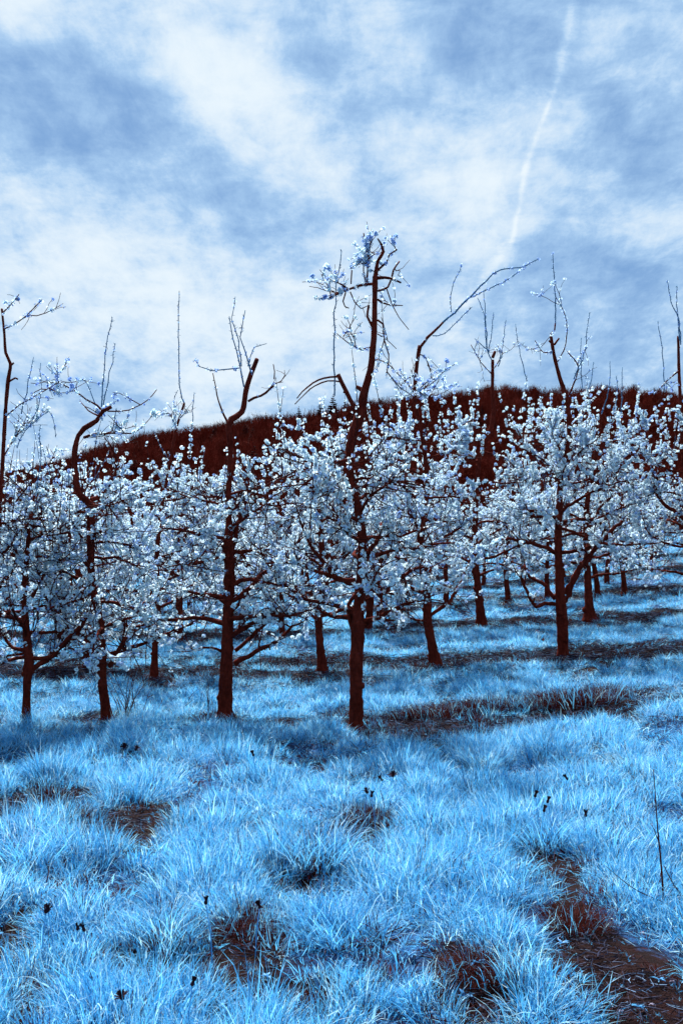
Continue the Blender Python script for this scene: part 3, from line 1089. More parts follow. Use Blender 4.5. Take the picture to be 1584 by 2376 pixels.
# tallest tree, middle of the picture
photo_tree('fruit_tree', 'tallest blossoming tree with a dead-looking forked top, thick trunk mid-picture', FRONT,
    [(825, 1702, 34), (826, 1640, 31), (826, 1564, 30), (830, 1457, 34), (832, 1403, 25), (837, 1332, 21), (841, 1261, 21), (834, 1207, 20), (823, 1146, 18), (812, 1100, 17),
     (814, 1020, 19), (834, 966, 25), (844, 913, 20), (859, 859, 15), (864, 813, 14), (868, 770, 13), (869, 699, 12), (870, 645, 12), (873, 624, 10), (876, 606, 8), (889, 584, 7), (884, 566, 5), (876, 554, 3)],
    limbs=[
        ([(834, 966), (823, 945), (803, 906), (784, 868)], 13, 9, 0, 0, -.1),
        ([(782, 874), (751, 877), (726, 888), (701, 909), (689, 924)], 5, 2.5, 0, 0, -.3),
        ([(790, 886), (760, 884), (730, 895), (708, 913), (684, 938)], 4, 2.2, 0, 0, .2),
        ([(846, 905), (837, 903), (826, 897)], 12, 9, 0, 0, 0),
        ([(866, 659), (830, 663), (801, 674), (759, 693)], 7, 4, 6, 1.3, -.25),
        ([(814, 659), (815, 640), (816, 627)], 3.5, 3, 0, 0, 0),
        ([(803, 674), (796, 699), (800, 712), (809, 715)], 3.5, 2.5, 0, 0, .1),
        ([(812, 677), (823, 702), (837, 716)], 3, 2, 2, .9, .1),
        ([(876, 645), (893, 645), (909, 647), (930, 656)], 8, 4, 0, .2, .1),
        ([(876, 627), (896, 609), (903, 591), (921, 579)], 5, 3, 1, .7, -.1),
        ([(876, 675), (900, 665), (912, 627), (926, 607)], 5, 3.5, 1, .5, .2),
        ([(896, 668), (909, 706), (926, 738), (948, 765)], 3, 1.6, 0, 0, 0),
        ([(876, 695), (901, 707), (934, 709)], 5, 2, 2, .5, .2),
        ([(855, 709), (853, 734), (864, 759)], 5, 6, 0, 0, -.15),
        ([(876, 743), (887, 752), (891, 788), (901, 823), (896, 873)], 5, 2.5, 2, .5, -.2),
        ([(857, 806), (837, 811), (816, 802), (780, 773)], 4, 2, 3, .7, -.2),
        ([(876, 775), (896, 788), (919, 809)], 3, 1.5, 1, .4, .2),
        ([(850, 663), (853, 620), (860, 560)], 5, 2.5, 7, 1.1, -.06),
        ([(848, 655), (843, 630), (846, 585)], 4, 2, 5, 1.0, .08),
        ([(853, 586), (848, 560), (843, 541)], 4, 2.5, 0, 0, 0),
        ([(851, 1286), (880, 1243), (884, 1214)], 14, 7, 8, .9, .2),
        ([(823, 1346), (780, 1339), (751, 1304), (726, 1275), (709, 1243)], 14, 6, 12, .9, -.3),
        ([(823, 1414), (766, 1402), (712, 1391), (666, 1382)], 11, 5, 10, .7, -.4),
        ([(848, 1450), (876, 1436), (915, 1440)], 9, 4, 6, .7, -.3),
        ([(818, 1460), (806, 1420), (814, 1390), (828, 1375)], 10, 9, 0, 0, -.05),
        ([(862, 835), (895, 840), (925, 870), (960, 905), (985, 912)], 3, 1.5, 8, .8, .3)],
    shoots=[([(776, 918), (776, 770), (778, 681), (792, 582)], 3.6, 2, .25, .1)],
    fill=[(1460, 1050, 16, 1.25, 1.0, 10, 8)])

# crooked leader left of it
photo_tree('fruit_tree', 'blossoming tree with a crooked bent leader left of the tallest tree', FRONT,
    [(522, 1670, 34), (523, 1610, 31), (526, 1528, 29), (530, 1403, 25), (533, 1314, 25), (530, 1278, 26), (531, 1221, 17), (530, 1189, 14), (530, 1135, 14), (533, 1090, 13), (535, 1038, 13),
     (530, 990, 14), (537, 973, 16), (562, 955, 13), (571, 905, 12), (583, 866, 11), (590, 850, 11), (596, 834, 10)],
    limbs=[
        ([(530, 988), (520, 963), (507, 930), (494, 866)], 6, 2, 0, .2, .1),
        ([(576, 931), (616, 911), (637, 893)], 6, 4, 2, .5, -.2),
        ([(636, 880), (637, 862), (634, 845)], 3, 2, 0, 0, 0),
        ([(546, 1539), (598, 1510), (644, 1487), (678, 1452)], 12, 6, 4, .5, -.4),
        ([(546, 1510), (587, 1475), (605, 1457), (630, 1439)], 10, 5, 5, .6, .2),
        ([(514, 1511), (486, 1502), (443, 1509)], 7, 4, 4, .6, -.2),
        ([(533, 1300), (551, 1221), (565, 1180)], 14, 7, 8, .9, .2),
        ([(528, 1285), (505, 1262), (480, 1255)], 10, 5, 8, .9, -.2),
        ([(526, 1400), (500, 1385), (470, 1380)], 9, 4, 8, .9, .3),
        ([(536, 1420), (575, 1380), (600, 1335)], 10, 5, 9, .9, .3)],
    shoots=[([(583, 866), (575, 841), (569, 816), (558, 784), (569, 720)], 4, 1.8, .5, 0),
            ([(566, 898), (555, 841), (541, 784), (532, 734)], 4, 1.8, .3, -.1),
            ([(560, 850), (553, 790), (540, 740), (546, 688)], 3, 1.4, .4, .1),
            ([(555, 854), (520, 857), (494, 860), (464, 850), (452, 833)], 3.2, 1.5, .8, -.2),
            ([(575, 850), (590, 806), (619, 797)], 2.5, 1.4, .5, 0)],
    fill=[(1500, 1110, 15, 1.25, 1.0, 10, 5)])

# leaning hooked leader further left
photo_tree('fruit_tree', 'blossoming tree with a hooked leader and a Y-shaped fork, third from the left edge', FRONT,
    [(250, 1677, 28), (244, 1632, 22), (238, 1579, 20), (237, 1525, 20), (236, 1471, 17), (228, 1420, 17), (214, 1350, 16), (211, 1280, 17), (211, 1221, 18), (209, 1170, 17), (184, 1147, 14), (176, 1104, 14), (173, 1065, 13),
     (175, 1040, 13), (182, 1011, 11), (196, 994, 12), (225, 976, 10), (239, 954, 10), (259, 944, 8)],
    limbs=[
        ([(211, 1160), (236, 1150), (261, 1110), (279, 1070)], 12, 6, 9, .8, .2),
        ([(256, 1545), (268, 1520), (293, 1479)], 12, 9, 4, .6, -.2),
        ([(232, 1516), (215, 1500), (200, 1493)], 8, 5, 4, .6, .2),
        ([(239, 954), (225, 940), (200, 926), (175, 908), (136, 886)], 5, 2.5, 2, .9, -.3),
        ([(229, 965), (205, 953), (186, 931)], 4, 2, 1, .5, .2),
        ([(250, 954), (286, 954), (314, 945), (343, 929), (364, 904)], 3.4, 1.8, 1, .55, .2),
        ([(196, 1015), (232, 1006), (304, 1006)], 7, 3, 9, .9, -.2),
        ([(210, 1260), (255, 1258), (300, 1266), (330, 1280)], 8, 4, 9, .9, -.3)],
    shoots=[([(236, 945), (239, 890), (246, 801), (261, 736)], 3.2, 1.6, .4, 0),
            ([(240, 940), (250, 890), (260, 840), (268, 797)], 3, 1.5, .3, .1),
            ([(222, 940), (208, 905), (197, 878)], 2.5, 1.4, .5, 0),
            ([(262, 1000), (270, 950), (278, 960)], 2.2, 1.4, .4, .2)],
    fill=[(1540, 1130, 15, 1.15, 1.0, 10, 4)])

photo_tree('fruit_tree', 'low blossoming tree with a long level limb by the left edge', FRONT,
    [(61, 1681, 22), (62, 1630, 18), (64, 1579, 18), (67, 1555, 26), (68, 1525, 20), (64, 1489, 18), (57, 1400, 15), (59, 1346, 14), (64, 1280, 11), (70, 1210, 9), (80, 1150, 6)],
    limbs=[([(64, 1528), (121, 1523), (157, 1482), (186, 1454)], 11, 7, 8, .8, -.3),
           ([(60, 1524), (30, 1530), (-10, 1546)], 10, 6, 6, .8, -.3),
           ([(60, 1515), (20, 1521), (-20, 1520)], 7, 4, 5, .8, .1),
           ([(66, 1400), (100, 1340), (110, 1300)], 9, 4, 9, 1, .3)],
    shoots=[([(85, 1140), (95, 1060), (92, 1005)], 2.6, 1.4, .5, 0)],
    fill=[(1560, 1210, 12, 1.1, .85, 9, 5)])

photo_tree('fruit_tree', 'blossoming tree cut off by the left edge, its bare leader rising along it', FRONT,
    [(-16, 1690, 28), (-14, 1600, 24), (-12, 1450, 20), (-8, 1300, 17), (0, 1169, 12), (5, 1104, 9), (9, 1033, 9), (14, 944, 9), (20, 880, 9), (25, 844, 8), (14, 819, 7), (11, 776, 6), (5, 717, 5)],
    limbs=[([(11, 763), (36, 751), (71, 724), (98, 695)], 3.4, 2, 2, .9, -.1),
           ([(7, 726), (25, 708), (45, 683)], 3.4, 2, 1, .8, .1),
           ([(15, 965), (45, 940), (71, 926), (143, 883)], 3.5, 2, 6, .9, -.2),
           ([(9, 1060), (40, 1010), (70, 985)], 4, 2, 7, .9, .2),
           ([(23, 850), (33, 842)], 6, 5, 0, 0, 0), ([(22, 885), (36, 877), (42, 880)], 5, 4, 0, 0, 0)],
    shoots=[([(50, 961), (61, 911), (77, 836)], 3, 1.6, .5, 0), ([(70, 990), (95, 920), (95, 842)], 2.4, 1.3, .4, .1), ([(40, 1040), (60, 1000), (115, 955), (130, 1015)], 2.4, 1.4, .4, .1)],
    fill=[(1450, 1150, 11, 1.1, .8, 9, 6)])

# second row
photo_tree('fruit_tree', 'blossoming tree whose long bare top branch sweeps up to the right', SECOND,
    [(1010, 1548, 28), (1001, 1493, 21), (991, 1439, 21), (991, 1386, 18), (980, 1314, 17), (976, 1261, 17), (978, 1214, 18), (990, 1136, 10), (982, 1030, 10), (962, 940, 10), (961, 922, 10), (965, 861, 9), (970, 822, 9), (974, 802, 10)],
    limbs=[([(974, 806), (992, 783), (1027, 748)], 7, 5, 0, .2, 0),
           ([(970, 822), (987, 830), (1000, 870), (1006, 900)], 3, 1.8, 2, .7, .2),
           ([(965, 870), (945, 878), (930, 905)], 3, 1.6, 4, .9, -.2),
           ([(962, 900), (990, 930)], 3, 1.6, 3, .8, -.2),
           ([(978, 1240), (960, 1200), (930, 1180)], 11, 5, 9, .9, -.2),
           ([(990, 1440), (965, 1438), (940, 1430)], 7, 4, 4, .6, .2),
           ([(978, 1215), (1000, 1205), (1040, 1212)], 10, 6, 8, .9, .2)],
    shoots=[([(1046, 724), (1046, 700), (1048, 669), (1070, 615)], 2.6, 1.4, .5, .1),
            ([(1027, 748), (1066, 713), (1092, 687), (1127, 652), (1162, 625), (1205, 621), (1249, 601)], 5, 1.8, .75, -.3),
            ([(1092, 690), (1136, 669), (1179, 647), (1223, 615)], 3, 1.6, .62, -.2),
            ([(1003, 779), (1031, 774), (1075, 732), (1095, 712)], 2.6, 1.5, .5, .2)],
    fill=[(1430, 1000, 16, 1.6, .9, 12, 8)], size=.0335)

photo_tree('fruit_tree', 'blossoming tree with a wide open vase of limbs on the slope', SECOND,
    [(1305, 1531, 25), (1304, 1454, 25), (1300, 1398, 25), (1296, 1323, 19), (1294, 1249, 17), (1296, 1193, 18), (1297, 1160, 14), (1301, 1105, 12), (1319, 1018, 11), (1314, 931, 12), (1297, 874, 9), (1284, 822, 8), (1277, 778, 7)],
    limbs=[([(1289, 1402), (1262, 1400), (1242, 1407), (1223, 1376), (1205, 1331)], 10, 6, 3, .4, -.3),
           ([(1287, 1390), (1257, 1353), (1227, 1338), (1216, 1309)], 10, 5, 3, .5, .3),
           ([(1309, 1378), (1350, 1309), (1391, 1260), (1443, 1208)], 14, 8, 7, .6, -.3),
           ([(1310, 1396), (1335, 1342), (1358, 1300), (1362, 1260)], 11, 6, 6, .6, .3),
           ([(1290, 1284), (1261, 1268), (1216, 1256), (1175, 1249)], 11, 6, 7, .6, -.3),
           ([(1306, 1212), (1350, 1204), (1391, 1210), (1394, 1225)], 10, 7, 5, .6, .1),
           ([(1290, 1195), (1246, 1189), (1209, 1178)], 9, 5, 7, .7, .2),
           ([(1277, 776), (1286, 765), (1287, 750)], 5, 3, 0, 0, 0),
           ([(1293, 839), (1310, 804), (1314, 756), (1306, 721), (1288, 688)], 3, 1.6, 2, .6, .1),
           ([(1284, 815), (1260, 818), (1240, 790)], 3, 1.6, 3, .8, -.1),
           ([(1285, 800), (1296, 785)], 5, 4, 0, 0, 0), ([(1280, 798), (1272, 790)], 5, 4, 0, 0, 0),
           ([(1312, 930), (1330, 890), (1340, 850), (1315, 815)], 5, 2.5, 3, .9, .1),
           ([(1316, 1000), (1350, 960), (1370, 930)], 7, 3, 9, .9, .2)],
    shoots=[([(1286, 765), (1288, 691), (1284, 625), (1281, 586)], 3, 1.6, .4, 0),
            ([(1330, 880), (1354, 822), (1360, 780), (1367, 726)], 2.8, 1.5, .4, .1),
            ([(1350, 900), (1346, 840), (1347, 784)], 2.4, 1.4, .15, .2),
            ([(1360, 910), (1372, 880), (1376, 840)], 2.2, 1.4, .4, 0)],
    fill=[(1290, 1000, 15, 1.6, .85, 12, 8)], size=.0335)

photo_tree('fruit_tree', 'slim straight blossoming tree seen between the crooked and the tallest tree', SECOND,
    [(748, 1562, 24), (742, 1493, 18), (739, 1439, 18), (739, 1386, 16), (746, 1314, 14), (744, 1230, 12), (730, 1120, 9), (720, 1030, 6)],
    limbs=[([(735, 1440), (715, 1420), (690, 1415)], 8, 4, 4, .6, .2), ([(745, 1330), (775, 1290), (800, 1250)], 9, 4, 8, .9, .3)],
    fill=[(1430, 1060, 15, 1.6, .9, 12, 8)], size=.0335)

photo_tree('fruit_tree', 'thin-stemmed blossoming tree behind the bush of suckers', SECOND,
    [(357, 1580, 19), (359, 1536, 15), (361, 1471, 14), (368, 1400, 13), (364, 1311, 11), (372, 1200, 9), (392, 1090, 7), (408, 1000, 6), (428, 935, 5)],
    limbs=[([(410, 995), (404, 980), (395, 960), (382, 955)], 3, 1.6, 4, .9, 0), ([(418, 970), (432, 955)], 3, 1.6, 3, .8, 0)],
    shoots=[([(428, 935), (418, 905), (415, 780), (416, 676)], 3.2, 1.6, .4, 0), ([(446, 1000), (448, 950), (451, 910)], 2.4, 1.4, .5, 0), ([(408, 990), (404, 940), (413, 905)], 2, 1.3, .4, 0)],
    fill=[(1500, 1130, 15, 1.6, .95, 12, 5)], size=.0335)

photo_tree('fruit_tree', 'blossoming tree half hidden behind the Y-shaped fork near the left', SECOND,
    [(200, 1562, 18), (201, 1520, 15), (203, 1471, 15), (208, 1429, 14), (180, 1320, 12), (150, 1200, 9), (118, 1110, 6), (125, 1060, 5)],
    shoots=[([(118, 1110), (105, 1060), (90, 1010), (95, 985)], 2.4, 1.4, .4, 0)],
    fill=[(1500, 1150, 14, 1.6, .95, 12, 5)], size=.0335)

# third row, by the slope
photo_tree('fruit_tree', 'blossoming tree with a slim bare leader and thin shoots over the skyline', THIRD,
    [(1117, 1455, 24), (1110, 1379, 18), (1102, 1305, 16), (1101, 1230, 14), (1106, 1130, 11), (1114, 1053, 10), (1136, 1001, 10), (1144, 953, 9), (1142, 909, 8), (1142, 835, 7)],
    limbs=[([(1142, 830), (1148, 815)], 8, 6, 0, 0, 0), ([(1142, 870), (1115, 840), (1092, 800)], 2.6, 1.5, 4, .5, .2), ([(1142, 860), (1165, 820), (1150, 800)], 2.6, 1.5, 3, .5, .2)],
    shoots=[([(1140, 835), (1129, 809), (1123, 735), (1107, 691)], 3, 1.5, .35, 0), ([(1129, 809), (1125, 730), (1121, 672)], 2.6, 1.4, .35, .1),
            ([(1132, 820), (1140, 770), (1144, 725)], 2.4, 1.4, .4, .1), ([(1155, 850), (1165, 800), (1173, 742)], 2.4, 1.4, .5, .2),
            ([(1222, 885), (1205, 820), (1195, 752)], 2.4, 1.4, .3, .3), ([(1135, 815), (1115, 800), (1100, 785)], 2.2, 1.4, .5, .1)],
    fill=[(1350, 1000, 15, 1.9, .8, 13, 10)], size=.039)

photo_tree('fruit_tree', 'stout-footed blossoming tree just right of the open vase tree', THIRD,
    [(1369, 1445, 32), (1365, 1400, 20), (1363, 1342, 16), (1358, 1230, 14), (1366, 1130, 11), (1385, 1030, 8), (1395, 950, 6)],
    limbs=[([(1360, 1240), (1390, 1180), (1420, 1150)], 9, 4, 8, .8, .2)],
    shoots=[([(1395, 960), (1412, 900), (1414, 838)], 2.4, 1.4, .4, 0), ([(1440, 960), (1442, 900), (1443, 852)], 2.2, 1.4, .1, 0), ([(1428, 950), (1430, 900), (1428, 872)], 2, 1.4, .4, 0)],
    fill=[(1350, 1000, 15, 1.9, .8, 13, 10)], size=.039)

photo_tree('fruit_tree', 'blossoming tree with an S-curved limb cut off by the right edge', THIRD,
    [(1612, 1440, 24), (1606, 1350, 20), (1596, 1250, 17), (1590, 1150, 13), (1584, 1050, 10), (1578, 950, 8), (1574, 860, 7), (1572, 780, 6)],
    limbs=[([(1592, 1210), (1560, 1185), (1533, 1163), (1514, 1119), (1512, 1080)], 10, 6, 8, .7, -.3), ([(1574, 860), (1545, 885), (1510, 925)], 4, 2, 4, .6, -.2)],
    shoots=[([(1578, 800), (1573, 740), (1556, 700), (1547, 650)], 3, 1.5, .5, 0), ([(1576, 790), (1570, 720), (1569, 662)], 3, 1.5, .6, .1), ([(1540, 905), (1536, 820), (1525, 745)], 2.6, 1.4, .5, .1)],
    fill=[(1380, 1020, 16, 1.9, .8, 13, 10)], size=.039)


# the rows further back: five grown once, then copied
def grown(seed, H, lean):
    T = Tree((0, 0, 0))
    L = wander((0, 0, 0), (lean, 0, 1), H, 16, .07, .08)
    LP, LW_ = resample(L, np.linspace(.085, .018, 16), .08)
    LP[0, 2] -= .1
    tube(T.trunk, LP, LW_ * (1 + RNG.normal(0, .05, len(LW_))) * (1 + .3 * np.exp(-np.maximum(LP[:, 2], 0) / .12)), 9, .06)
    fill_crown(T, LP, LW_, .9, H * .82, 15, 1.4, .050, .62, 9, 1.0, 5)
    for k in range(3):
        o = LP[-1 - k * 4]
        water_shoot(T, wander(o, (RNG.normal(0, .2), RNG.normal(0, .2), 1), RNG.uniform(.5, 1.1), 6, .04, .05), np.linspace(.008, .003, 6), .03, .06, .5, .02)
    res = [('trunk', T.trunk.mesh('trunk', M['bark']), None)]
    lm = [('limb', mb.mesh('limb', M['bark']), None) for nm, mb in T.limbs]
    return res + lm + [('twigs', T.twigs.mesh('twigs', M['twig']), 'stuff'), ('shoots', T.shoots.mesh('shoots', M['shoot']), 'stuff'), ('blossoms', T.blossom_mesh(), 'stuff')]


GROWN = [grown(900 + i, 3.0 + .2 * i, RNG.normal(0, .08)) for i in range(5)]


def plant(kind, x, y, rz, s, label, group, parts=True):
    z = float(ground_z(x, y))
    root = link('fruit_tree', None, None, (x, y, z), label=label, category='fruit tree', group=group)
    root.rotation_euler.z = rz
    root.scale = (s, s, s)
    for nm, me_, kd in GROWN[kind]:
        o = link(nm, me_, root)
        if kd:
            o['kind'] = kd


# trunks the photograph shows between the front trees
for k, (px, py, s, lab) in enumerate([
        (1178, 1403, .95, 'blossoming tree with a short visible stem left of the open vase tree'),
        (1386, 1388, .95, 'slim blossoming tree right behind the stout-footed tree'),
        (1407, 1358, .95, 'blossoming tree on the slope right of the slim one behind the stout foot'),
        (414, 1498, .9, 'blossoming tree with a stubby dark stem behind the crooked tree, left side'),
        (880, 1445, .95, 'blossoming tree glimpsed between the tallest tree and the sweeping branch tree'),
        (560, 1470, .95, 'blossoming tree tucked close behind the crooked tree on its right')]):
    g = G(px, py)
    plant(k % 5, g[0], g[1], k * 1.9 + .4, s, lab, THIRD)

far_label = 'small blossoming tree in the crowded rows behind the third row'
rows = [(22.0, -10.5, 1.2, 2.3), (27.0, -12, 12.5, 2.5), (33.0, -14, 15, 2.6), (39.0, -15, 17, 2.8), (46.0, -17, 20, 3.0)]
c = 0
for y0, xa, xb, st in rows:
    x = xa
    while x < xb:
        c += 1
        xx_, yy_ = x + RNG.uniform(-.35, .35), y0 + .02 * x + RNG.uniform(-.4, .4)
        plant(c % 5, xx_, yy_, RNG.uniform(0, 6.28), RNG.uniform(.85, 1.08), far_label, 'trees of the rows further back')
        x += st * RNG.uniform(.9, 1.1)


# ------------------------------------------------------------------ small things in the grass
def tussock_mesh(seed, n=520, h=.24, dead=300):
    return blade_mesh('tussock', [blades(n, .17, h, .55, .0034, .62, 1.3, (.52, .32), seed), blades(dead, .17, h * .62, .4, .004, .95, .9, (.4, .3), seed + 1)], [M['grass'], M['thatch']])  # low dark blades put the shade at the foot into the colour


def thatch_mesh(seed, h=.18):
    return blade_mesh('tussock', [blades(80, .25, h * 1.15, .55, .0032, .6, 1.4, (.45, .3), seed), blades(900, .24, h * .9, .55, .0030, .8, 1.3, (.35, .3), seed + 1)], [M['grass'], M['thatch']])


TU = [tussock_mesh(700 + 3 * i) for i in range(4)]
TH = [thatch_mesh(750 + 3 * i) for i in range(3)]
for k, (px, py, s, dead, lab) in enumerate([
        (738, 2005, 1.0, 0, 'tall spiky grass tussock with dark foot in the middle foreground'),
        (1330, 1640, 1.15, 1, 'largest dark dead grass tussock on the bank'),
        (1140, 1650, 1.0, 1, 'dark dead grass tussock at the middle of the bank'),
        (1240, 1648, .85, 1, 'dark dead tussock between the two bigger ones on the bank'),
        (1040, 1665, .85, 1, 'low dark dead tussock where the bank begins'),
        (1420, 1618, .9, 1, 'dark dead tussock at the upper end of the bank'),
        (1285, 1634, 1.0, 1, 'dark dead tussock hugging the left side of the largest one on the bank'),
        (1185, 1646, .9, 1, 'dark dead tussock right beside the middle one on the bank'),
        (1090, 1655, .95, 1, 'dark dead tussock left beside the middle one on the bank'),
        (1375, 1630, 1.0, 1, 'dark dead tussock hugging the right side of the largest one on the bank'),
        (995, 1662, .9, 1, 'dark dead tussock between the low one and the tallest tree'),
        (950, 1668, .8, 1, 'dark dead tussock right of the foot of the tallest tree'),
        (1470, 1795, .9, 0, 'lone spiky grass tussock on the bright slope at the right'),
        (385, 2185, .8, 0, 'spiky grass tussock beside the soil hollow at lower left'),
        (790, 2190, .9, 0, 'spiky grass tussock at lower middle with bluish foot'),
        (60, 2010, 1.0, 0, 'dark-footed grass tussock at the left edge of the foreground'),
        (860, 1905, .6, 1, 'dark dead tussock in front of the dandelion cluster'),
        (1270, 1965, .95, 0, 'grass tussock below the pair of dark seed stalks'),
        (590, 2170, .5, 1, 'dark dead tussock in the hollow of the lower left'),
        (1120, 1780, .8, 0, 'spiky tussock on the slope below the bank'),
        (200, 1590, .8, 1, 'dark dead tussock between the left trees'),
        (1120, 2265, .55, 1, 'dark dead tussock near the bottom right soil'),
        (40, 2340, .6, 1, 'dark dead tussock in the bottom left corner'),
        (1330, 2150, .55, 1, 'dark dead tussock overhanging the bare soil at lower right')]):
    g = G(px, py)
    o = link('grass_tussock', (TH[k % 3] if dead else TU[k % 4]), None, tuple(g), label=lab, category='tussock', group='grass tussocks')
    o.rotation_euler.z = k * 1.1
    o.scale = (s * 1.15, s * 1.15, s * RNG.uniform(.9, 1.15) * (1.15 if dead else 1))


def head_mesh(seed, closed):
    g = np.random.default_rng(seed)
    mb = MB()
    n = 26
    for k in range(n):
        a = k * 2.4
        t = (k + .5) / n
        if closed:
            d = np.array([math.cos(a) * .35, math.sin(a) * .35, 1])
            L, w = .026, .004
        else:
            d = np.array([math.cos(a) * t * 1.5, math.sin(a) * t * 1.5, .75 - .5 * t])
            L, w = .022, .005
        d /= np.linalg.norm(d)
        p = np.cross(d, [0.3, .2, 1])
        p /= np.linalg.norm(p) + 1e-9
        b = d * .002
        mb.add([b - p * w * .4, b + p * w * .4, b + d * L + p * w * .6, b + d * L * 1.08, b + d * L - p * w * .6], [(0, 1, 2, 3, 4)], g.uniform(0, 1))
    tube(mb, [(0, 0, -.008), (0, 0, -.002), (0, 0, .008)], [.004, .008, .006], 8, .05)
    return mb.mesh('flower_head', M['head'], smooth=False)


HEADS = [head_mesh(800, False), head_mesh(801, True)]


def stem_mesh(h, bend):
    mb = MB()
    tube(mb, [(0, 0, -.02), (bend * .3, 0, h * .5), (bend, 0, h)], [.0028, .0025, .0022], 6, tone=.5)
    return mb.mesh('stem', M['leaf'])


STEMS = [stem_mesh(.22, .02), stem_mesh(.28, -.03)]
DAND = [(285, 1738, 0, 'dark dandelion head, left of the close trio in the left grass'), (297, 1734, 0, 'dark dandelion head, middle of the close trio in the left grass'),
        (311, 1739, 0, 'dark dandelion head, right of the close trio in the left grass'), (596, 1752, 1, 'single dark bud standing in grass below the crooked tree'),
        (879, 1810, 1, 'upper left dark bud of the cluster in the middle grass'), (921, 1800, 0, 'upper right dark bud of the cluster in the middle grass'),
        (844, 1838, 0, 'lower left dark flower of the cluster in the middle grass'), (872, 1848, 1, 'lower right dark bud of the cluster in the middle grass'),
        (1308, 1808, 1, 'small dark bud above the pair of seed stalks at right'), (1252, 1848, 1, 'taller dark bud of the right-hand pair'), (1254, 1882, 1, 'lowest dark bud under the right-hand pair'),
        (1281, 1860, 1, 'shorter dark bud of the right-hand pair'), (97, 2115, 0, 'flat dark dandelion at the left, first of two'), (128, 2112, 0, 'flat dark dandelion at the left, second of two'),
        (170, 2155, 1, 'tall drooping dark bud left of its twin in lower left'), (213, 2158, 1, 'tall drooping dark bud right of its twin in lower left'),
        (592, 2105, 1, 'dark bud above the hollow of the lower left'), (305, 2318, 0, 'big dark dandelion near the bottom left'), (434, 2285, 1, 'dark bud near the bottom, left of centre'),
        (494, 2095, 1, 'dark bud left of the hollow in the lower left'), (1350, 1892, 1, 'tiny dark bud in the right-hand grass')]
for k, (px, py, kd, lab) in enumerate(DAND):
    si = k % 2
    h = (.22, .28)[si]
    # stand it where its head, not its foot, is seen at the spot
    ys_ = np.linspace(3, 20, 1500)
    xs_ = (px - CX) / FPX * ys_
    e_ = (ground_z(xs_, ys_) + h) - (EYE - (py - HY) / FPX * ys_)
    i_ = int(np.nonzero(e_ > 0)[0][0])
    x_, y_ = xs_[i_], ys_[i_]
    r = link('dandelion', None, None, (x_, y_, float(ground_z(x_, y_))), label=lab, category='flower', group='dark dandelions in the grass')
    link('stem', STEMS[si], r)
    hd = link('flower_head', HEADS[kd], r, (.02 if si == 0 else -.03, 0, h))
    s = (1.35 if not kd else 1.2) * (y_ / 6.0) ** .45
    hd.scale = (s, s, s)
    hd.rotation_euler = (RNG.normal(0, .3), RNG.normal(0, .3), k)

# broad-leaved weeds
def rosette(seed):
    g = np.random.default_rng(seed)
    mb = MB()
    for k in range(13):
        a = g.uniform(0, 6.28)
        L = g.uniform(.08, .16)
        w = L * g.uniform(.13, .2)
        el = g.uniform(.15, .9)
        d = np.array([math.cos(a), math.sin(a), 0])
        p = np.array([-d[1], d[0], 0])
        V_, n_ = [], 6
        for i in range(n_):
            t = i / (n_ - 1)
            wd = w * math.sin(math.pi * min(1, .12 + t * .86)) ** .8 * (1 if i % 2 else .75)
            c = d * L * t * math.cos(el * (1 - .5 * t)) + np.array([0, 0, L * (math.sin(el) * t - .35 * t * t)])
            V_ += [c - p * wd + np.array([0, 0, wd * .3]), c, c + p * wd + np.array([0, 0, wd * .3])]
        F_ = []
        for i in range(n_ - 1):
            o = i * 3
            F_ += [(o, o + 1, o + 4, o + 3), (o + 1, o + 2, o + 5, o + 4)]
        mb.add(V_, F_, g.uniform(.2, 1))
    return mb.mesh('rosette', M['leaf'])


ros = [rosette(850 + i) for i in range(4)]
xr, yr = [], []
for px, py, n_, s_ in ((70, 2160, 12, .25), (240, 2310, 8, .25), (1030, 2170, 6, .3), (500, 2260, 5, .25), (1150, 1940, 6, .3), (860, 1850, 8, .3), (295, 1750, 6, .2), (880, 1720, 14, .6), (120, 1660, 14, .8), (640, 1690, 8, .6)):
    g = G(px, py)
    xr += list(g[0] + RNG.normal(0, s_, n_)); yr += list(g[1] + RNG.normal(0, s_, n_))
xr += list(RNG.uniform(-2.5, 2.5, 60)); yr += list(RNG.uniform(3.4, 9, 60))
xr, yr = np.array(xr), np.array(yr)
scatter('weeds', np.stack([xr, yr, ground_z(xr, yr) + .02], -1), np.stack([RNG.normal(0, .1, len(xr)), RNG.normal(0, .1, len(xr)), RNG.uniform(0, 6.28, len(xr))], -1),
        RNG.uniform(.18, .34, len(xr)), RNG.integers(0, 4, len(xr)), ros, label='broad-leaved weeds among the grass', category='weeds')

# sucker bush between the left trees, weed stalks, fallen wood
def wand_bush(px, py, n_, hh, name, label, cat, spread=.10, mat='twig', r=.006):
    g = G(px, py)
    root = link(name, None, None, tuple(g), label=label, category=cat)
    for k in range(n_):
        mb = MB()
        a = RNG.uniform(0, 6.28)
        tilt = RNG.uniform(.05, .55)
        o = np.array([RNG.normal(0, spread), RNG.normal(0, spread), -.03])
        P = wander(o, (math.cos(a) * tilt + o[0], math.sin(a) * tilt, 1), hh * RNG.uniform(.5, 1.1), 8, .07, .0)
        tube(mb, P, np.linspace(r, r * .35, 8), 5, .05, tone=.5)
        for j in range(3):
            o2, d2 = along(P, RNG.uniform(.3, .9))
            tube(mb, wander(o2, d2 / np.linalg.norm(d2) + RNG.normal(0, .5, 3), hh * RNG.uniform(.1, .3), 4, .1, .02), np.linspace(r * .5, r * .25, 4), 4, cap=False)
        link('stem', mb.mesh('stem', M[mat]), root)
    return root


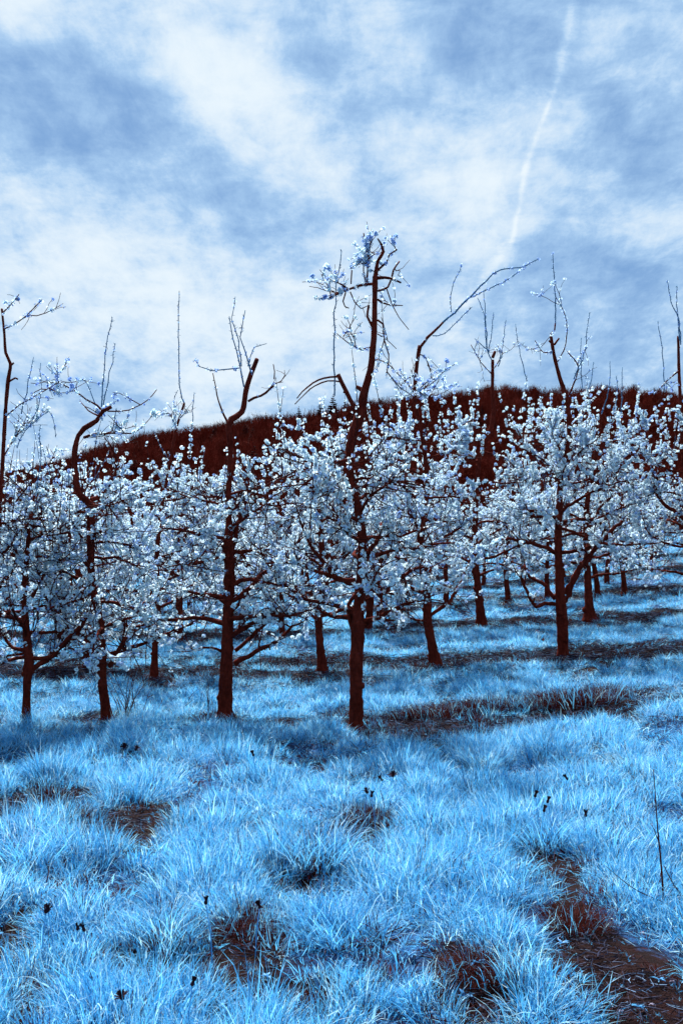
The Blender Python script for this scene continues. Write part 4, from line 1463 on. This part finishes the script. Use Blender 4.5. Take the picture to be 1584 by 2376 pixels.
wand_bush(300, 1668, 15, .62, 'sucker_bush', 'bush of thin bare upright suckers between the left trees', 'bush', .08)
wand_bush(486, 1660, 6, .55, 'sucker_bush', 'few thin bare suckers at the left foot of the crooked tree', 'bush', .07, r=.004)


def stalk(pts, Y0, w0, w1, name, label, cat, twigs=(), mat='twig'):
    base = G(*pts[0])
    Y = base[1]
    mb = MB()
    P = px_line(pts, Y)
    P[0] = base - np.array([0, 0, .02])
    P, W_ = resample(P, np.linspace(w0, w1, len(pts)) * Y / FPX / 2, .04)
    tube(mb, P, W_ * (1 + RNG.normal(0, .1, len(W_))), 6, .1, tone=.5)
    root = link(name, None, None, tuple(base), label=label, category=cat)
    link('stem', mb.mesh('stem', M[mat], base), root)
    for tp in twigs:
        m2 = MB()
        Q, W2 = resample(px_line(tp, Y, -.1), np.linspace(w0 * .6, w1 * .6, len(tp)) * Y / FPX / 2, .05)
        tube(m2, Q, W2, 5, .1, tone=.5)
        link('side_twig', m2.mesh('side_twig', M[mat], base), root)


stalk([(1541, 2120), (1532, 2000), (1526, 1940), (1520, 1860), (1515, 1785)], 0, 5, 2, 'dry_stalk', 'tall thin dark weed stalk standing at the right edge', 'weed',
      [[(1545, 2096), (1480, 2068), (1440, 2040), (1405, 2010)], [(1526, 1950), (1512, 1915)]])
stalk([(1597, 2090), (1560, 2050), (1540, 2010)], 0, 4, 2, 'dry_stalk', 'short leaning weed stalk beside the tall stalk at the right edge', 'weed', [[(1570, 2060), (1550, 2060)]])


def lying(pts, w0, w1, label, name='fallen_branch', lift=.03, twigs=4):
    P = np.array([G(*p) for p in pts])
    base = P[0].copy()
    P[:, 2] += lift
    Y = P[:, 1].mean()
    mb = MB()
    Q, W_ = resample(P, np.linspace(w0, w1, len(pts)) * Y / FPX / 2, .06)
    Q[1:-1] += RNG.normal(0, .006, Q[1:-1].shape)
    tube(mb, Q, W_, 6, .1, tone=.5)
    root = link(name, None, None, tuple(base), label=label, category='branch')
    link('stem', mb.mesh('stem', M['twig'], base), root)
    for k in range(twigs):
        o, d = along(Q, RNG.uniform(.2, .9))
        m2 = MB()
        tube(m2, wander(o, d / np.linalg.norm(d) * .6 + np.array([RNG.normal(0, .4), RNG.normal(0, .4), .5]), RNG.uniform(.12, .35), 5, .15, -.03), np.linspace(W_.mean() * .7, .0015, 5), 4, tone=.5)
        link('side_twig', m2.mesh('side_twig', M['twig'], base), root)


lying([(305, 1672), (340, 1660), (400, 1650), (440, 1646), (486, 1642)], 5, 3, 'long thin fallen branch lying between the left trees', twigs=5)
lying([(640, 1548), (680, 1556), (730, 1560)], 5, 3, 'fallen branch on the bare strip behind the crooked tree')
lying([(1245, 1472), (1252, 1484), (1262, 1496)], 9, 6, 'stubby piece of wood in the grass left of the open vase tree', twigs=0, lift=.06)
lying([(1545, 1444), (1565, 1436), (1590, 1440)], 7, 4, 'crooked fallen branch on the strip at the right edge')
lying([(1440, 1470), (1455, 1477)], 5, 4, 'short stick lying on the slope right of the open vase tree', twigs=0, lift=.05)

# pebbles in the soil at the lower right
def pebble(seed):
    g = np.random.default_rng(seed)
    import bmesh
    bm = bmesh.new()
    bmesh.ops.create_icosphere(bm, subdivisions=2, radius=1)
    for v in bm.verts:
        v.co *= 1 + g.normal(0, .09)
        v.co.z *= .6
    me = bpy.data.meshes.new('pebble')
    bm.to_mesh(me)
    bm.free()
    me.materials.append(M['stone'])
    return me


pb = [pebble(880 + i) for i in range(3)]
for k, (px, py, s, lab) in enumerate([(1512, 2338, .016, 'white pebble on the bare soil in the bottom right corner'), (1490, 2170, .012, 'small pale pebble at the edge of the grass at lower right'),
                                      (1560, 2285, .014, 'reddish pebble on the soil at the right edge'), (1440, 2350, .011, 'small pebble left of the white pebble at the bottom')]):
    g = G(px, py)
    o = link('pebble', pb[k % 3], None, (g[0], g[1], g[2] + s * .35), label=lab, category='stone', group='pebbles on the bare soil')
    o.scale = (s, s * .8, s * 1.1)
    o.rotation_euler.z = k
